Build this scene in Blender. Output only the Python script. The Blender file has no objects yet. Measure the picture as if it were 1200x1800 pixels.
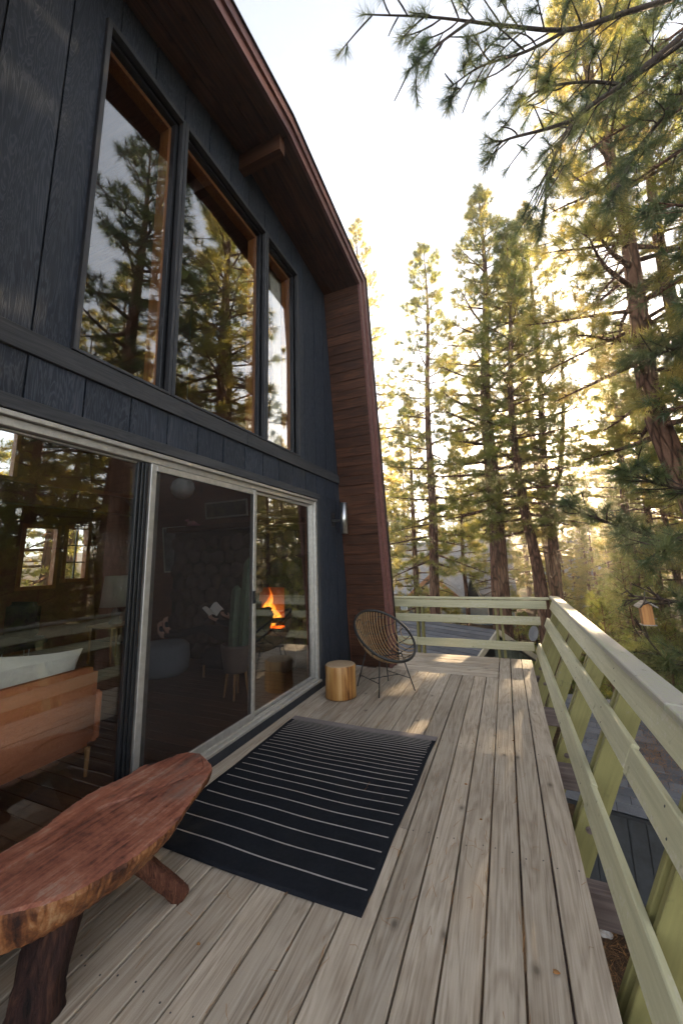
import bpy, bmesh, math, random
import numpy as np
from mathutils import Vector, Matrix, Quaternion
R_ = math.radians
rnd = random.Random(7)
npr = np.random.default_rng(7)
scene = bpy.context.scene
COL = scene.collection

# ------------------------------------------------------------------ camera
CAM = Vector((0, 0, 1.6))
cd = bpy.data.cameras.new('camera')
cam = bpy.data.objects.new('camera', cd); COL.objects.link(cam)
yaw, pit, rol = .3995, .1839, -.0313
fw = Vector((-math.sin(yaw)*math.cos(pit), math.cos(yaw)*math.cos(pit), math.sin(pit)))
rt = Vector((math.cos(yaw), math.sin(yaw), 0)); up = rt.cross(fw)
rr = rt*math.cos(rol)+up*math.sin(rol); uu = -rt*math.sin(rol)+up*math.cos(rol)
cam.matrix_world = Matrix.Translation(CAM) @ Matrix((rr, uu, -fw)).transposed().to_4x4()
cd.sensor_fit = 'VERTICAL'; cd.sensor_height = 36; cd.lens = 660.8/1800*36
cd.shift_y = -38.9/1800
cd.clip_start = .05; cd.clip_end = 3000
scene.camera = cam

# ------------------------------------------------------------------ sky, sun, exposure
SUN_AZ, SUN_EL = R_(11.1), R_(12.6)
world = bpy.data.worlds.new('World'); scene.world = world; world.use_nodes = True
wn = world.node_tree; wn.nodes.clear()
sky = wn.nodes.new('ShaderNodeTexSky'); sky.sky_type = 'NISHITA'; sky.sun_disc = False
sky.sun_elevation = SUN_EL; sky.sun_rotation = SUN_AZ
sky.altitude = 2000; sky.air_density = 1.0; sky.dust_density = .3; sky.ozone_density = 1.0
hs = wn.nodes.new('ShaderNodeHueSaturation'); hs.inputs['Saturation'].default_value = .35
bg = wn.nodes.new('ShaderNodeBackground'); bg.inputs['Strength'].default_value = .09
wo = wn.nodes.new('ShaderNodeOutputWorld')
wn.links.new(sky.outputs[0], hs.inputs['Color']); wn.links.new(hs.outputs[0], bg.inputs[0]); wn.links.new(bg.outputs[0], wo.inputs[0])
S = Vector((math.sin(SUN_AZ)*math.cos(SUN_EL), math.cos(SUN_AZ)*math.cos(SUN_EL), math.sin(SUN_EL)))
sl = bpy.data.lights.new('sun', 'SUN'); sl.energy = 5.0; sl.angle = R_(.5); sl.color = (1, .765, .475)
so = bpy.data.objects.new('sun', sl); COL.objects.link(so)
so.rotation_euler = S.to_track_quat('Z', 'Y').to_euler(); so.location = S*60
vs = scene.view_settings
vs.view_transform = 'Standard'; vs.look = 'None'; vs.exposure = 2.95; vs.gamma = 1; vs.use_curve_mapping = False
scene.render.engine = 'CYCLES'
cy = scene.cycles
cy.use_denoising = True; cy.max_bounces = 8; cy.transparent_max_bounces = 24; cy.diffuse_bounces = 4
cy.glossy_bounces = 4; cy.volume_bounces = 0; cy.sample_clamp_indirect = 8; cy.caustics_reflective = False; cy.caustics_refractive = False
cy.use_adaptive_sampling = True; cy.adaptive_threshold = .02

# ------------------------------------------------------------------ materials
class NT:
    def __init__(s, name):
        s.m = bpy.data.materials.new(name); s.m.use_nodes = True; s.t = s.m.node_tree; s.t.nodes.clear()
        s.out = s.t.nodes.new('ShaderNodeOutputMaterial')
    def n(s, typ, **kw):
        nd = s.t.nodes.new('ShaderNode'+typ)
        for k, v in kw.items():
            if hasattr(nd, k) and not k.startswith('i_'): setattr(nd, k, v)
            else: nd.inputs[k[2:].replace('_', ' ') if k.startswith('i_') else k].default_value = v
        return nd
    def l(s, a, b): s.t.links.new(a, b); return b
    def ramp(s, fac, stops, interp='LINEAR'):
        r = s.t.nodes.new('ShaderNodeValToRGB'); r.color_ramp.interpolation = interp
        e = r.color_ramp.elements
        while len(e) < len(stops): e.new(.5)
        for el, (p, c) in zip(e, stops):
            el.position = p; el.color = (*c, 1) if len(c) == 3 else c
        s.l(fac, r.inputs[0]); return r.outputs[0]
    def math(s, op, a, b=None, c=None):
        nd = s.t.nodes.new('ShaderNodeMath'); nd.operation = op
        for i, v in enumerate((a, b, c)):
            if v is None: continue
            if isinstance(v, (int, float)): nd.inputs[i].default_value = v
            else: s.l(v, nd.inputs[i])
        return nd.outputs[0]
    def mix(s, fac, a, b, mode='MIX'):
        nd = s.t.nodes.new('ShaderNodeMix'); nd.data_type = 'RGBA'; nd.blend_type = mode
        for sock, v in ((nd.inputs[0], fac), (nd.inputs[6], a), (nd.inputs[7], b)):
            if isinstance(v, (int, float)): sock.default_value = v
            elif isinstance(v, tuple): sock.default_value = (*v, 1)
            else: s.l(v, sock)
        return nd.outputs[2]
    def coords(s, scale=(1, 1, 1), rand=0, kind='Object'):
        tc = s.t.nodes.new('ShaderNodeTexCoord')
        v = tc.outputs[kind]
        if rand:
            oi = s.t.nodes.new('ShaderNodeObjectInfo')
            vm = s.t.nodes.new('ShaderNodeVectorMath'); vm.operation = 'ADD'
            cx = s.t.nodes.new('ShaderNodeCombineXYZ')
            for i, k in enumerate((rand, rand*1.7, rand*.6)): s.l(s.math('MULTIPLY', oi.outputs['Random'], k), cx.inputs[i])
            s.l(v, vm.inputs[0]); s.l(cx.outputs[0], vm.inputs[1]); v = vm.outputs[0]
        mp = s.t.nodes.new('ShaderNodeMapping'); mp.inputs['Scale'].default_value = scale
        s.l(v, mp.inputs['Vector']); return mp.outputs[0]
    def noise(s, vec, scale=5, detail=4, rough=.55, dist=0):
        nd = s.t.nodes.new('ShaderNodeTexNoise'); nd.inputs['Scale'].default_value = scale
        nd.inputs['Detail'].default_value = detail; nd.inputs['Roughness'].default_value = rough; nd.inputs['Distortion'].default_value = dist
        s.l(vec, nd.inputs['Vector']); return nd.outputs['Fac']
    def rand(s):
        return s.t.nodes.new('ShaderNodeObjectInfo').outputs['Random']
    def bump(s, h, strength=.3, dist=.01):
        b = s.t.nodes.new('ShaderNodeBump'); b.inputs['Strength'].default_value = strength; b.inputs['Distance'].default_value = dist
        s.l(h, b.inputs['Height']); return b.outputs[0]
    def bsdf(s, color, rough=.6, metal=0, normal=None, spec=.5):
        b = s.t.nodes.new('ShaderNodeBsdfPrincipled')
        for k, v in (('Base Color', color), ('Roughness', rough), ('Metallic', metal), ('Specular IOR Level', spec)):
            if isinstance(v, (int, float)): b.inputs[k].default_value = v
            elif isinstance(v, tuple): b.inputs[k].default_value = (*v, 1)
            else: s.l(v, b.inputs[k])
        if normal is not None: s.l(normal, b.inputs['Normal'])
        s.l(b.outputs[0], s.out.inputs[0]); return b

def wood(name, stops, axis='y', rough=.7, grain=60, rand=13, tint=.35, knots=True, bump=.25, spec=.3, long=1.2):
    """sawn board: fibres stretched along one axis, cathedral figure, knots, a tint per piece"""
    t = NT(name)
    sc = {'x': (long, grain, grain), 'y': (grain, long, grain), 'z': (grain, grain, long)}[axis]
    sc2 = {'x': (.7, 9, 9), 'y': (9, .7, 9), 'z': (9, 9, .7)}[axis]
    fine = t.noise(t.coords(sc, rand), 1, 5, .6)
    fig = t.noise(t.coords(sc2, rand), 1, 3, .5, 1.2)
    rings = t.math('SINE', t.math('MULTIPLY', fig, 42.0)); rings = t.math('MULTIPLY_ADD', rings, .5, .5)
    blot = t.noise(t.coords((1, 1, 1), rand), 2.2, 4, .6)
    v = t.math('ADD', t.math('MULTIPLY', fine, .55), t.math('ADD', t.math('MULTIPLY', rings, .15), t.math('MULTIPLY', blot, .35)))
    c = t.ramp(v, stops)
    rv = t.math('MULTIPLY_ADD', t.rand(), tint, 1-tint*.5)
    c = t.mix(1.0, c, t.mix(rv, (0, 0, 0), (1, 1, 1)) if False else c, 'MIX')
    hsv = t.n('HueSaturation'); t.l(c, hsv.inputs['Color']); t.l(rv, hsv.inputs['Value']); c = hsv.outputs[0]
    if knots:
        sk = {'x': (2.6, 4.2, 4.2), 'y': (4.2, 2.6, 4.2), 'z': (4.2, 4.2, 2.6)}[axis]
        vo = t.n('TexVoronoi', feature='F1', voronoi_dimensions='2D'); vo.inputs['Scale'].default_value = 1; t.l(t.coords(sk, rand), vo.inputs['Vector'])
        kd = t.ramp(vo.outputs['Distance'], [(0, (1, 1, 1)), (.03, (.9, .9, .9)), (.055, (.45, .45, .45)), (.12, (0, 0, 0))])
        sp = t.n('SeparateColor'); t.l(vo.outputs['Color'], sp.inputs[0])
        kd = t.math('MULTIPLY', kd, t.math('GREATER_THAN', sp.outputs[0], .80))
        c = t.mix(kd, c, t.mix(.7, c, tuple(x*.25 for x in stops[0][1])))
    h = t.math('ADD', fine, t.math('MULTIPLY', rings, .3))
    t.bsdf(c, rough, 0, t.bump(h, bump, .004), spec)
    return t.m

M = {}
M['deck'] = wood('weathered_deck', [(.30, (.20, .15, .105)), (.47, (.365, .295, .225)), (.58, (.435, .36, .28)), (.76, (.54, .46, .37))], 'y', .75, 110, 17, .34, long=2.2)
M['deck_x'] = wood('weathered_deck_cross', [(.30, (.20, .15, .105)), (.47, (.365, .295, .225)), (.58, (.435, .36, .28)), (.76, (.54, .46, .37))], 'x', .75, 110, 17, .3, long=2.2)
M['joist'] = wood('joist_wood', [(.3, (.07, .05, .045)), (.55, (.14, .105, .095)), (.8, (.2, .16, .14))], 'x', .8, 60, 9, .3)
M['floor'] = wood('floor_wood', [(.3, (.05, .022, .012)), (.55, (.10, .045, .022)), (.8, (.15, .07, .035))], 'x', .32, 50, 9, .5, False, .08, .5)
M['soffit'] = wood('soffit_wood', [(.36, (.030, .012, .007)), (.52, (.062, .025, .014)), (.66, (.105, .043, .023))], 'x', .6, 50, 11, .35, True, .12)
M['soffit_y'] = wood('soffit_wood_long', [(.36, (.030, .012, .007)), (.52, (.062, .025, .014)), (.66, (.105, .043, .023))], 'y', .6, 50, 11, .35, True, .12)
M['fascia'] = wood('fascia_paint', [(.28, (.11, .046, .042)), (.55, (.17, .075, .066)), (.8, (.23, .105, .092))], 'y', .55, 40, 7, .15, False, .15)
M['jamb'] = wood('jamb_wood', [(.28, (.22, .075, .022)), (.55, (.34, .13, .04)), (.8, (.42, .18, .06))], 'z', .5, 40, 7, .2, False, .1)
M['beam'] = wood('beam_wood', [(.28, (.05, .018, .009)), (.55, (.085, .032, .014)), (.8, (.12, .048, .022))], 'x', .6, 40, 7, .2, True, .15)
M['panel'] = wood('inner_panel_wood', [(.28, (.10, .035, .018)), (.55, (.17, .065, .032)), (.8, (.22, .09, .045))], 'x', .5, 45, 7, .25, True, .1)

def siding_mat():
    t = NT('dark_stained_siding')
    fig = t.noise(t.coords((1, 7.5, .75), 23), 1, 4, .55, 1.6)
    rings = t.math('MULTIPLY_ADD', t.math('SINE', t.math('MULTIPLY', fig, 95.0)), .5, .5)
    rings = t.math('POWER', rings, 2.0)
    fine = t.noise(t.coords((90, 90, 3), 23), 1, 4, .6)
    blot = t.noise(t.coords((1, 1, 1), 5), 1.7, 4, .6)
    v = t.math('ADD', t.math('MULTIPLY', rings, .42), t.math('ADD', t.math('MULTIPLY', fine, .3), t.math('MULTIPLY', blot, .3)))
    c = t.ramp(v, [(.2, (.013, .018, .029)), (.5, (.026, .034, .050)), (.85, (.060, .063, .078))])
    hsv = t.n('HueSaturation'); t.l(c, hsv.inputs['Color']); t.l(t.math('MULTIPLY_ADD', t.rand(), .3, .9), hsv.inputs['Value'])
    t.bsdf(hsv.outputs[0], .62, 0, t.bump(t.math('ADD', t.math('MULTIPLY', rings, .8), fine), .35, .004), .35)
    return t.m
M['siding'] = siding_mat()
M['trim'] = wood('dark_trim', [(.28, (.030, .032, .038)), (.55, (.055, .056, .062)), (.8, (.085, .085, .09))], 'y', .6, 60, 7, .15, False, .2)
M['trim_z'] = wood('dark_trim_upright', [(.28, (.030, .032, .038)), (.55, (.055, .056, .062)), (.8, (.085, .085, .09))], 'z', .6, 60, 7, .15, False, .2)

def simple(name, col, rough=.6, metal=0, var=.25, scale=12, bump=.1, spec=.5):
    t = NT(name)
    nz = t.noise(t.coords((1, 1, 1), 5), scale, 5, .6)
    a = tuple(max(0, x*(1-var)) for x in col); b = tuple(min(1, x*(1+var)) for x in col)
    t.bsdf(t.ramp(nz, [(.3, a), (.7, b)]), rough, metal, t.bump(nz, bump, .003), spec)
    return t.m
M['black_wall'] = simple('black_backing', (.012, .013, .016), .8)
M['kick'] = simple('dark_kick_board', (.022, .026, .036), .55, 0, .4, 9)
M['black'] = simple('black_paint', (.012, .012, .013), .4)
M['black_frame'] = simple('black_gasket', (.014, .015, .018), .35)

def alum():
    t = NT('anodised_aluminium')
    nz = t.noise(t.coords((3, 3, 3), 5), 7, 4, .6)
    t.bsdf(t.ramp(nz, [(.3, (.50, .485, .46)), (.7, (.66, .64, .61))]), t.math('MULTIPLY_ADD', nz, .25, .3), .75, None, .5)
    return t.m
M['alum'] = alum()
M['alum_dark'] = simple('bronze_aluminium', (.30, .29, .28), .4, .7, .2)

def glass_mat(name, r0, wob=.006):
    t = NT(name)
    lw = t.n('LayerWeight'); lw.inputs['Blend'].default_value = .5
    f = t.math('POWER', lw.outputs['Facing'], 4.0)
    f = t.math('MULTIPLY_ADD', f, 1-r0, r0)
    gl = t.n('BsdfGlossy'); gl.inputs['Roughness'].default_value = 0.0; gl.inputs['Color'].default_value = (1, 1, 1, 1)
    nz = t.noise(t.coords((1, 1, 1), 9), 1.6, 1, .4); t.l(t.bump(nz, wob, .02), gl.inputs['Normal'])
    tr = t.n('BsdfTransparent'); tr.inputs['Color'].default_value = (.975, .985, .98, 1)
    mx = t.n('MixShader'); t.l(f, mx.inputs[0]); t.l(tr.outputs[0], mx.inputs[1]); t.l(gl.outputs[0], mx.inputs[2])
    t.l(mx.outputs[0], t.out.inputs[0]); return t.m
M['glass'] = glass_mat('window_glass', .095)
M['glass_far'] = glass_mat('back_window_glass', .05)
def screen_mat():
    t = NT('insect_screen')
    tr = t.n('BsdfTransparent'); df = t.n('BsdfDiffuse'); df.inputs['Color'].default_value = (.050, .042, .040, 1)
    nz = t.noise(t.coords((1, 1, 1), 5), 3, 3, .5)
    mx = t.n('MixShader'); t.l(t.math('MULTIPLY_ADD', nz, .08, .25), mx.inputs[0]); t.l(tr.outputs[0], mx.inputs[1]); t.l(df.outputs[0], mx.inputs[2])
    t.l(mx.outputs[0], t.out.inputs[0]); return t.m
M['screen'] = screen_mat()

def paint_mat(name, base, worn, amount=.5, axis='y'):
    t = NT(name)
    st = {'x': (.35, 3, 3), 'y': (3, .35, 3), 'z': (3, 3, .35)}[axis]
    st2 = {'x': (2, 50, 50), 'y': (50, 2, 50), 'z': (50, 50, 2)}[axis]
    big = t.noise(t.coords(st, 9), 3, 5, .65)
    fine = t.noise(t.coords(st2, 9), 1, 4, .6)
    spk = t.noise(t.coords((1, 1, 1), 9), 34, 4, .7)
    c = t.ramp(t.math('ADD', t.math('MULTIPLY', fine, .5), t.math('MULTIPLY', big, .5)), [(.3, tuple(x*.72 for x in base)), (.55, base), (.75, tuple(min(1, x*1.15) for x in base))])
    wv = t.math('ADD', t.math('MULTIPLY', spk, .6), t.math('MULTIPLY', big, .6))
    w = t.ramp(wv, [(.72-amount*.2, (0, 0, 0)), (.80-amount*.2, (1, 1, 1))])
    c = t.mix(w, c, worn)
    dk = t.ramp(t.noise(t.coords((1, 1, 1), 31), 11, 3, .6), [(.66, (0, 0, 0)), (.74, (1, 1, 1))])
    c = t.mix(dk, c, t.mix(.5, c, (.05, .05, .03)))
    h = t.math('ADD', fine, t.math('MULTIPLY', spk, .6))
    t.bsdf(c, .62, 0, t.bump(h, .3, .004), .4); return t.m
M['rail'] = paint_mat('pale_green_rail_paint', (.50, .468, .30), (.55, .51, .40), .3, 'y')
M['rail_x'] = paint_mat('pale_green_rail_paint_cross', (.50, .468, .30), (.55, .51, .40), .3, 'x')
M['post'] = paint_mat('shaded_olive_post', (.235, .21, .078), (.23, .21, .12), .1, 'z')  # darker olive than the rails: shade on the posts put into the colour
M['cap'] = paint_mat('flaking_cap_paint', (.38, .375, .26), (.36, .33, .28), 1.0, 'y')

def rug_mat(name, c1, c2):
    t = NT(name)
    w = t.n('TexWave', bands_direction='X'); w.inputs['Scale'].default_value = 55; w.inputs['Distortion'].default_value = 1; t.l(t.coords((1, 1, 1)), w.inputs['Vector'])
    w2 = t.n('TexWave', bands_direction='Y'); w2.inputs['Scale'].default_value = 55; t.l(t.coords((1, 1, 1)), w2.inputs['Vector'])
    nz = t.noise(t.coords((1, 1, 1)), 60, 4, .7)
    big = t.noise(t.coords((1, 1, 1)), 5, 3, .6)
    h = t.math('ADD', t.math('MULTIPLY', w.outputs['Fac'], w2.outputs['Fac']), nz)
    t.bsdf(t.ramp(t.math('ADD', t.math('MULTIPLY', nz, .6), t.math('MULTIPLY', big, .4)), [(.3, c1), (.7, c2)]), .95, 0, t.bump(h, .6, .003), .1); return t.m
M['rug'] = rug_mat('black_woven_wool', (.010, .011, .015), (.020, .022, .028))
M['stripe'] = rug_mat('beige_woven_wool', (.33, .29, .27), (.46, .42, .39))
M['band'] = rug_mat('taupe_woven_band', (.20, .17, .165), (.28, .245, .24))

def slab_mat(name, stops, edge=False):
    t = NT(name)
    g = t.noise(t.coords((44, 2.6, 10) if not edge else (26, 26, 5)), 1, 5, .62, .8)
    b = t.noise(t.coords((1, 1, 1)), 6, 5, .7)
    s2 = t.noise(t.coords((1, 1, 1)), 26, 5, .75)
    v = t.math('ADD', t.math('MULTIPLY', g, .42), t.math('ADD', t.math('MULTIPLY', b, .38), t.math('MULTIPLY', s2, .25)))
    c = t.ramp(v, stops)
    pit = t.ramp(t.noise(t.coords((1, .6, 1)), 8.5, 2, .5), [(.70, (0, 0, 0)), (.75, (1, 1, 1))])
    c = t.mix(pit, c, (.03, .015, .014))
    gr = t.ramp(t.noise(t.coords((1.3, .5, 1)), 4, 5, .7), [(.56, (0, 0, 0)), (.70, (1, 1, 1))])
    if not edge: c = t.mix(t.math('MULTIPLY', gr, .7), c, (.21, .145, .115))
    t.bsdf(c, .52, 0, t.bump(t.math('ADD', g, t.math('MULTIPLY', s2, .5)), .55 if edge else .3, .012 if edge else .005), .4); return t.m
M['slab'] = slab_mat('red_slab_wood', [(.40, (.06, .024, .018)), (.48, (.22, .072, .044)), (.56, (.34, .125, .075)), (.66, (.42, .27, .20))])
M['slab_edge'] = slab_mat('live_edge_wood', [(.40, (.018, .008, .007)), (.48, (.10, .034, .016)), (.56, (.27, .105, .038)), (.66, (.45, .26, .13))], True)

def bark_mat(name, stops, sc=(9, 9, 1.8), bump=.9, bd=.03):
    t = NT(name)
    vo = t.n('TexVoronoi', feature='DISTANCE_TO_EDGE'); vo.inputs['Scale'].default_value = 1
    nzv = t.n('TexNoise'); nzv.inputs['Scale'].default_value = 3; t.l(t.coords((1, 1, .4), 9), nzv.inputs['Vector'])
    mv = t.n('VectorMath', operation='MULTIPLY_ADD'); t.l(nzv.outputs['Color'], mv.inputs[0]); mv.inputs[1].default_value = (1.3, 1.3, 1.3); t.l(t.coords(sc, 9), mv.inputs[2]); t.l(mv.outputs[0], vo.inputs['Vector'])
    plates = t.ramp(vo.outputs['Distance'], [(0, (0, 0, 0)), (.18, (1, 1, 1))])
    nz = t.noise(t.coords((20, 20, 5), 9), 1, 5, .65)
    v = t.math('ADD', t.math('MULTIPLY', plates, .45), t.math('MULTIPLY', nz, .6))
    c = t.ramp(v, stops)
    t.bsdf(c, .9, 0, t.bump(v, bump, bd), .15); return t.m
M['bark'] = bark_mat('pine_bark', [(.25, (.035, .02, .014)), (.55, (.115, .06, .04)), (.85, (.20, .11, .075))])
M['bark_far'] = bark_mat('pine_bark_far', [(.25, (.04, .022, .016)), (.55, (.13, .065, .042)), (.85, (.22, .12, .08))], (5, 5, 1), .6, .03)
M['twig'] = simple('dark_twig_bark', (.05, .035, .028), .85, 0, .5, 30, .4, .2)
def fibre(name, stops, sc, bd):
    t = NT(name); a = t.noise(t.coords(sc, 3), 1, 5, .65, 1.5); b = t.noise(t.coords((14, 14, 6), 3), 1, 4, .6)
    v = t.math('ADD', t.math('MULTIPLY', a, .65), t.math('MULTIPLY', b, .4))
    t.bsdf(t.ramp(v, stops), .8, 0, t.bump(a, .9, bd), .25); return t.m
M['leg_bark'] = fibre('bench_leg_bark', [(.36, (.02, .008, .006)), (.5, (.10, .036, .022)), (.64, (.20, .085, .05)), (.75, (.32, .2, .14))], (70, 70, 9), .01)
M['leg_dark'] = fibre('bench_root_wood', [(.36, (.006, .004, .004)), (.52, (.032, .014, .012)), (.66, (.075, .033, .022)), (.78, (.16, .08, .05))], (38, 38, 4), .02)

def needle_mat(name, dark, mid, light, trans=.45, gold=None):
    t = NT(name)
    at = t.n('Attribute', attribute_name='tint')
    nz = t.noise(t.coords((1, 1, 1), 3), .55, 3, .6)
    v = t.math('ADD', t.math('MULTIPLY', at.outputs['Fac'], .6), t.math('MULTIPLY', nz, .45))
    v = t.math('ADD', v, t.math('MULTIPLY_ADD', t.rand(), .16, -.08))
    c = t.ramp(v, [(.18, dark), (.5, mid), (.82, light)])
    df = t.n('BsdfDiffuse'); t.l(c, df.inputs['Color'])
    tr = t.n('BsdfTranslucent')
    hv = t.n('HueSaturation'); hv.inputs['Hue'].default_value = .49; hv.inputs['Saturation'].default_value = 1.1; hv.inputs['Value'].default_value = 2.2; t.l(c, hv.inputs['Color']); t.l(hv.outputs[0], tr.inputs['Color'])
    mx = t.n('MixShader'); mx.inputs[0].default_value = trans; t.l(df.outputs[0], mx.inputs[1]); t.l(tr.outputs[0], mx.inputs[2])
    gl = t.n('BsdfGlossy'); gl.inputs['Roughness'].default_value = .4; gl.inputs['Color'].default_value = (.9, .9, .8, 1)
    m2 = t.n('MixShader'); m2.inputs[0].default_value = .05; t.l(mx.outputs[0], m2.inputs[1]); t.l(gl.outputs[0], m2.inputs[2])
    t.l(m2.outputs[0], t.out.inputs[0]); return t.m
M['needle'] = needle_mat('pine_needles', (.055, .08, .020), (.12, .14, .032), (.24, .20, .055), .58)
M['needle_near'] = needle_mat('near_pine_needles', (.028, .05, .022), (.06, .085, .03), (.14, .135, .045), .36)  # darker needle copy, backlit silhouette of the near boughs put into its colour
M['needle_sunlit'] = needle_mat('sunlit_pine_needles', (.09, .105, .026), (.18, .175, .048), (.33, .26, .085), .6)  # golden needle copy with low sunlight put into its colour
M['grass'] = needle_mat('grass_blades', (.06, .10, .015), (.10, .16, .025), (.2, .2, .05), .45)
M['shrub'] = needle_mat('shrub_leaves', (.03, .06, .015), (.06, .11, .025), (.12, .16, .04), .4)

def ground_mat():
    t = NT('forest_floor')
    a = t.noise(t.coords((1, 1, 1)), .35, 6, .65); b = t.noise(t.coords((1, 1, 1)), 9, 6, .75); c_ = t.noise(t.coords((1, 1, 1)), 60, 4, .7)
    v = t.math('ADD', t.math('MULTIPLY', a, .45), t.math('ADD', t.math('MULTIPLY', b, .35), t.math('MULTIPLY', c_, .25)))
    c = t.ramp(v, [(.36, (.03, .019, .013)), (.48, (.075, .045, .028)), (.58, (.14, .085, .045)), (.68, (.22, .15, .075))])
    gr = t.ramp(t.noise(t.coords((1, 1, 1)), .12, 4, .6), [(.52, (0, 0, 0)), (.64, (1, 1, 1))])
    c = t.mix(t.math('MULTIPLY', gr, .55), c, (.10, .13, .03))
    t.bsdf(c, .95, 0, t.bump(t.math('ADD', b, c_), .8, .05), .1); return t.m
M['ground'] = ground_mat()
M['road'] = simple('dirt_road', (.34, .27, .21), .95, 0, .3, 3, .4, .1)
M['rock'] = simple('granite_rock', (.33, .30, .28), .85, 0, .35, 9, .6, .2)
M['litter'] = simple('dry_needle_litter', (.30, .15, .06), .9, 0, .5, 7, .2, .1)
def shingle_mat():
    t = NT('grey_asphalt_shingle')
    sp = t.noise(t.coords((1, 1, 1), 9), 120, 3, .7); b = t.noise(t.coords((1, 1, 1), 9), 2, 4, .6)
    c = t.ramp(t.math('ADD', t.math('MULTIPLY', sp, .5), t.math('MULTIPLY', b, .5)), [(.3, (.075, .078, .09)), (.7, (.17, .17, .185))])
    hv = t.n('HueSaturation'); t.l(c, hv.inputs['Color']); t.l(t.math('MULTIPLY_ADD', t.rand(), .5, .75), hv.inputs['Value'])
    t.bsdf(hv.outputs[0], .9, 0, t.bump(sp, .4, .003), .2); return t.m
M['shingle'] = shingle_mat()
M['shed_wall'] = simple('dark_shed_siding', (.026, .028, .032), .7, 0, .4, 8)
M['house_green'] = simple('grey_green_siding', (.17, .18, .14), .8, 0, .2, 5)
M['house_trim'] = simple('cream_house_trim', (.48, .42, .32), .7, 0, .15, 8)
M['house_blue'] = simple('pale_blue_siding', (.32, .38, .43), .8, 0, .15, 5)
M['house_grey'] = simple('pale_grey_roof', (.30, .29, .29), .9, 0, .2, 3)
M['sunlit_eave'] = simple('sunlit_orange_eave', (.42, .2, .09), .7, 0, .2, 6)  # orange sunlight on the eave and gable put into their colour
M['dish'] = simple('pale_grey_dish', (.30, .31, .33), .45, 0, .08, 5)
M['metal_dark'] = simple('dark_metal', (.05, .05, .055), .4, .6, .2)
M['steel'] = simple('brushed_steel', (.55, .56, .57), .28, 1, .1)
M['orange_plastic'] = simple('orange_marker', (.8, .16, .03), .5)
def stump_mat(top=False):
    t = NT('stump_top' if top else 'peeled_stump')
    if top:
        g = t.n('TexNoise'); g.inputs['Scale'].default_value = 3; t.l(t.coords((1, 1, 1)), g.inputs['Vector'])
        gr = t.n('TexGradient', gradient_type='SPHERICAL')
        mv = t.n('VectorMath', operation='MULTIPLY_ADD'); t.l(g.outputs['Color'], mv.inputs[0]); mv.inputs[1].default_value = (.06, .06, 0); t.l(t.coords((2.5, 2.5, 0)), mv.inputs[2]); t.l(mv.outputs[0], gr.inputs[0])
        v = t.math('MULTIPLY_ADD', t.math('SINE', t.math('MULTIPLY', gr.outputs['Fac'], 130.0)), .5, .5)
        c = t.ramp(v, [(.2, (.36, .24, .14)), (.8, (.48, .35, .22))])
        t.bsdf(c, .7)
    else:
        a = t.noise(t.coords((26, 26, 1.3)), 1, 4, .6, .5); b = t.noise(t.coords((7, 7, .6)), 1, 3, .6)
        v = t.math('ADD', t.math('MULTIPLY', a, .5), t.math('MULTIPLY', b, .5))
        c = t.ramp(v, [(.39, (.12, .045, .014)), (.46, (.33, .145, .04)), (.53, (.46, .24, .075)), (.61, (.60, .38, .17))])
        t.bsdf(c, .45, 0, t.bump(a, .3, .006), .4)
    return t.m
M['stump'] = stump_mat(); M['stump_top'] = stump_mat(True)
M['rattan'] = wood('rattan_cane', [(.28, (.22, .13, .06)), (.55, (.36, .23, .11)), (.8, (.46, .32, .17))], 'z', .45, 60, 7, .3, False, .1)
M['birdhouse'] = wood('birdhouse_wood', [(.28, (.26, .10, .03)), (.55, (.42, .19, .06)), (.8, (.5, .25, .09))], 'z', .6, 50, 7, .2, False, .2)
M['grey_wood'] = wood('grey_roof_wood', [(.28, (.16, .14, .12)), (.55, (.3, .27, .24)), (.8, (.4, .36, .32))], 'y', .8, 50, 7, .2, False, .2)
M['sofa'] = rug_mat('rust_orange_upholstery', (.58, .20, .085), (.70, .26, .12))
M['pillow'] = rug_mat('pale_linen', (.70, .68, .60), (.80, .78, .70))
M['pouf'] = rug_mat('grey_blue_felt', (.17, .20, .24), (.25, .28, .32))
M['dark_fabric'] = rug_mat('charcoal_fabric', (.018, .02, .024), (.035, .038, .045))
M['cactus'] = simple('cactus_skin', (.065, .10, .06), .6, 0, .3, 20)
M['pot'] = simple('ribbed_dark_pot', (.10, .07, .055), .5, 0, .25, 10)
M['leg_wood'] = wood('turned_leg_wood', [(.28, (.24, .12, .045)), (.55, (.38, .20, .08)), (.8, (.45, .26, .12))], 'z', .5, 40, 5, .1, False, .1)
M['shade'] = rug_mat('linen_lamp_shade', (.42, .40, .32), (.55, .52, .43))
M['stone'] = simple('fireplace_stone', (.065, .053, .046), .85, 0, .4, 7, .6, .2)
M['brick'] = simple('glow_red_brick', (.35, .14, .07), .9)  # brick whose red also carries the fire's glow on the firebox back
M['soot'] = simple('sooty_firebox', (.02, .015, .012), .95)
M['paper'] = simple('book_paper', (.75, .73, .68), .8, 0, .05)
M['picture'] = simple('dark_print', (.12, .13, .13), .5, 0, .6, 6)
M['canvas'] = simple('dark_landscape_canvas', (.10, .085, .04), .6, 0, .7, 7)
M['skin'] = simple('skin', (.50, .28, .20), .5, 0, .08, 20, .05)
M['cloth'] = rug_mat('dark_clothing', (.015, .016, .02), (.03, .032, .04))
M['pink'] = simple('pink_glaze', (.6, .2, .24), .35)
M['amber'] = simple('amber_disc', (.85, .50, .05), .35)
M['curtain'] = rug_mat('cream_curtain_cloth', (.55, .52, .45), (.66, .63, .55))
M['globe'] = simple('frosted_globe_glass', (.62, .60, .55), .25)
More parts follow.
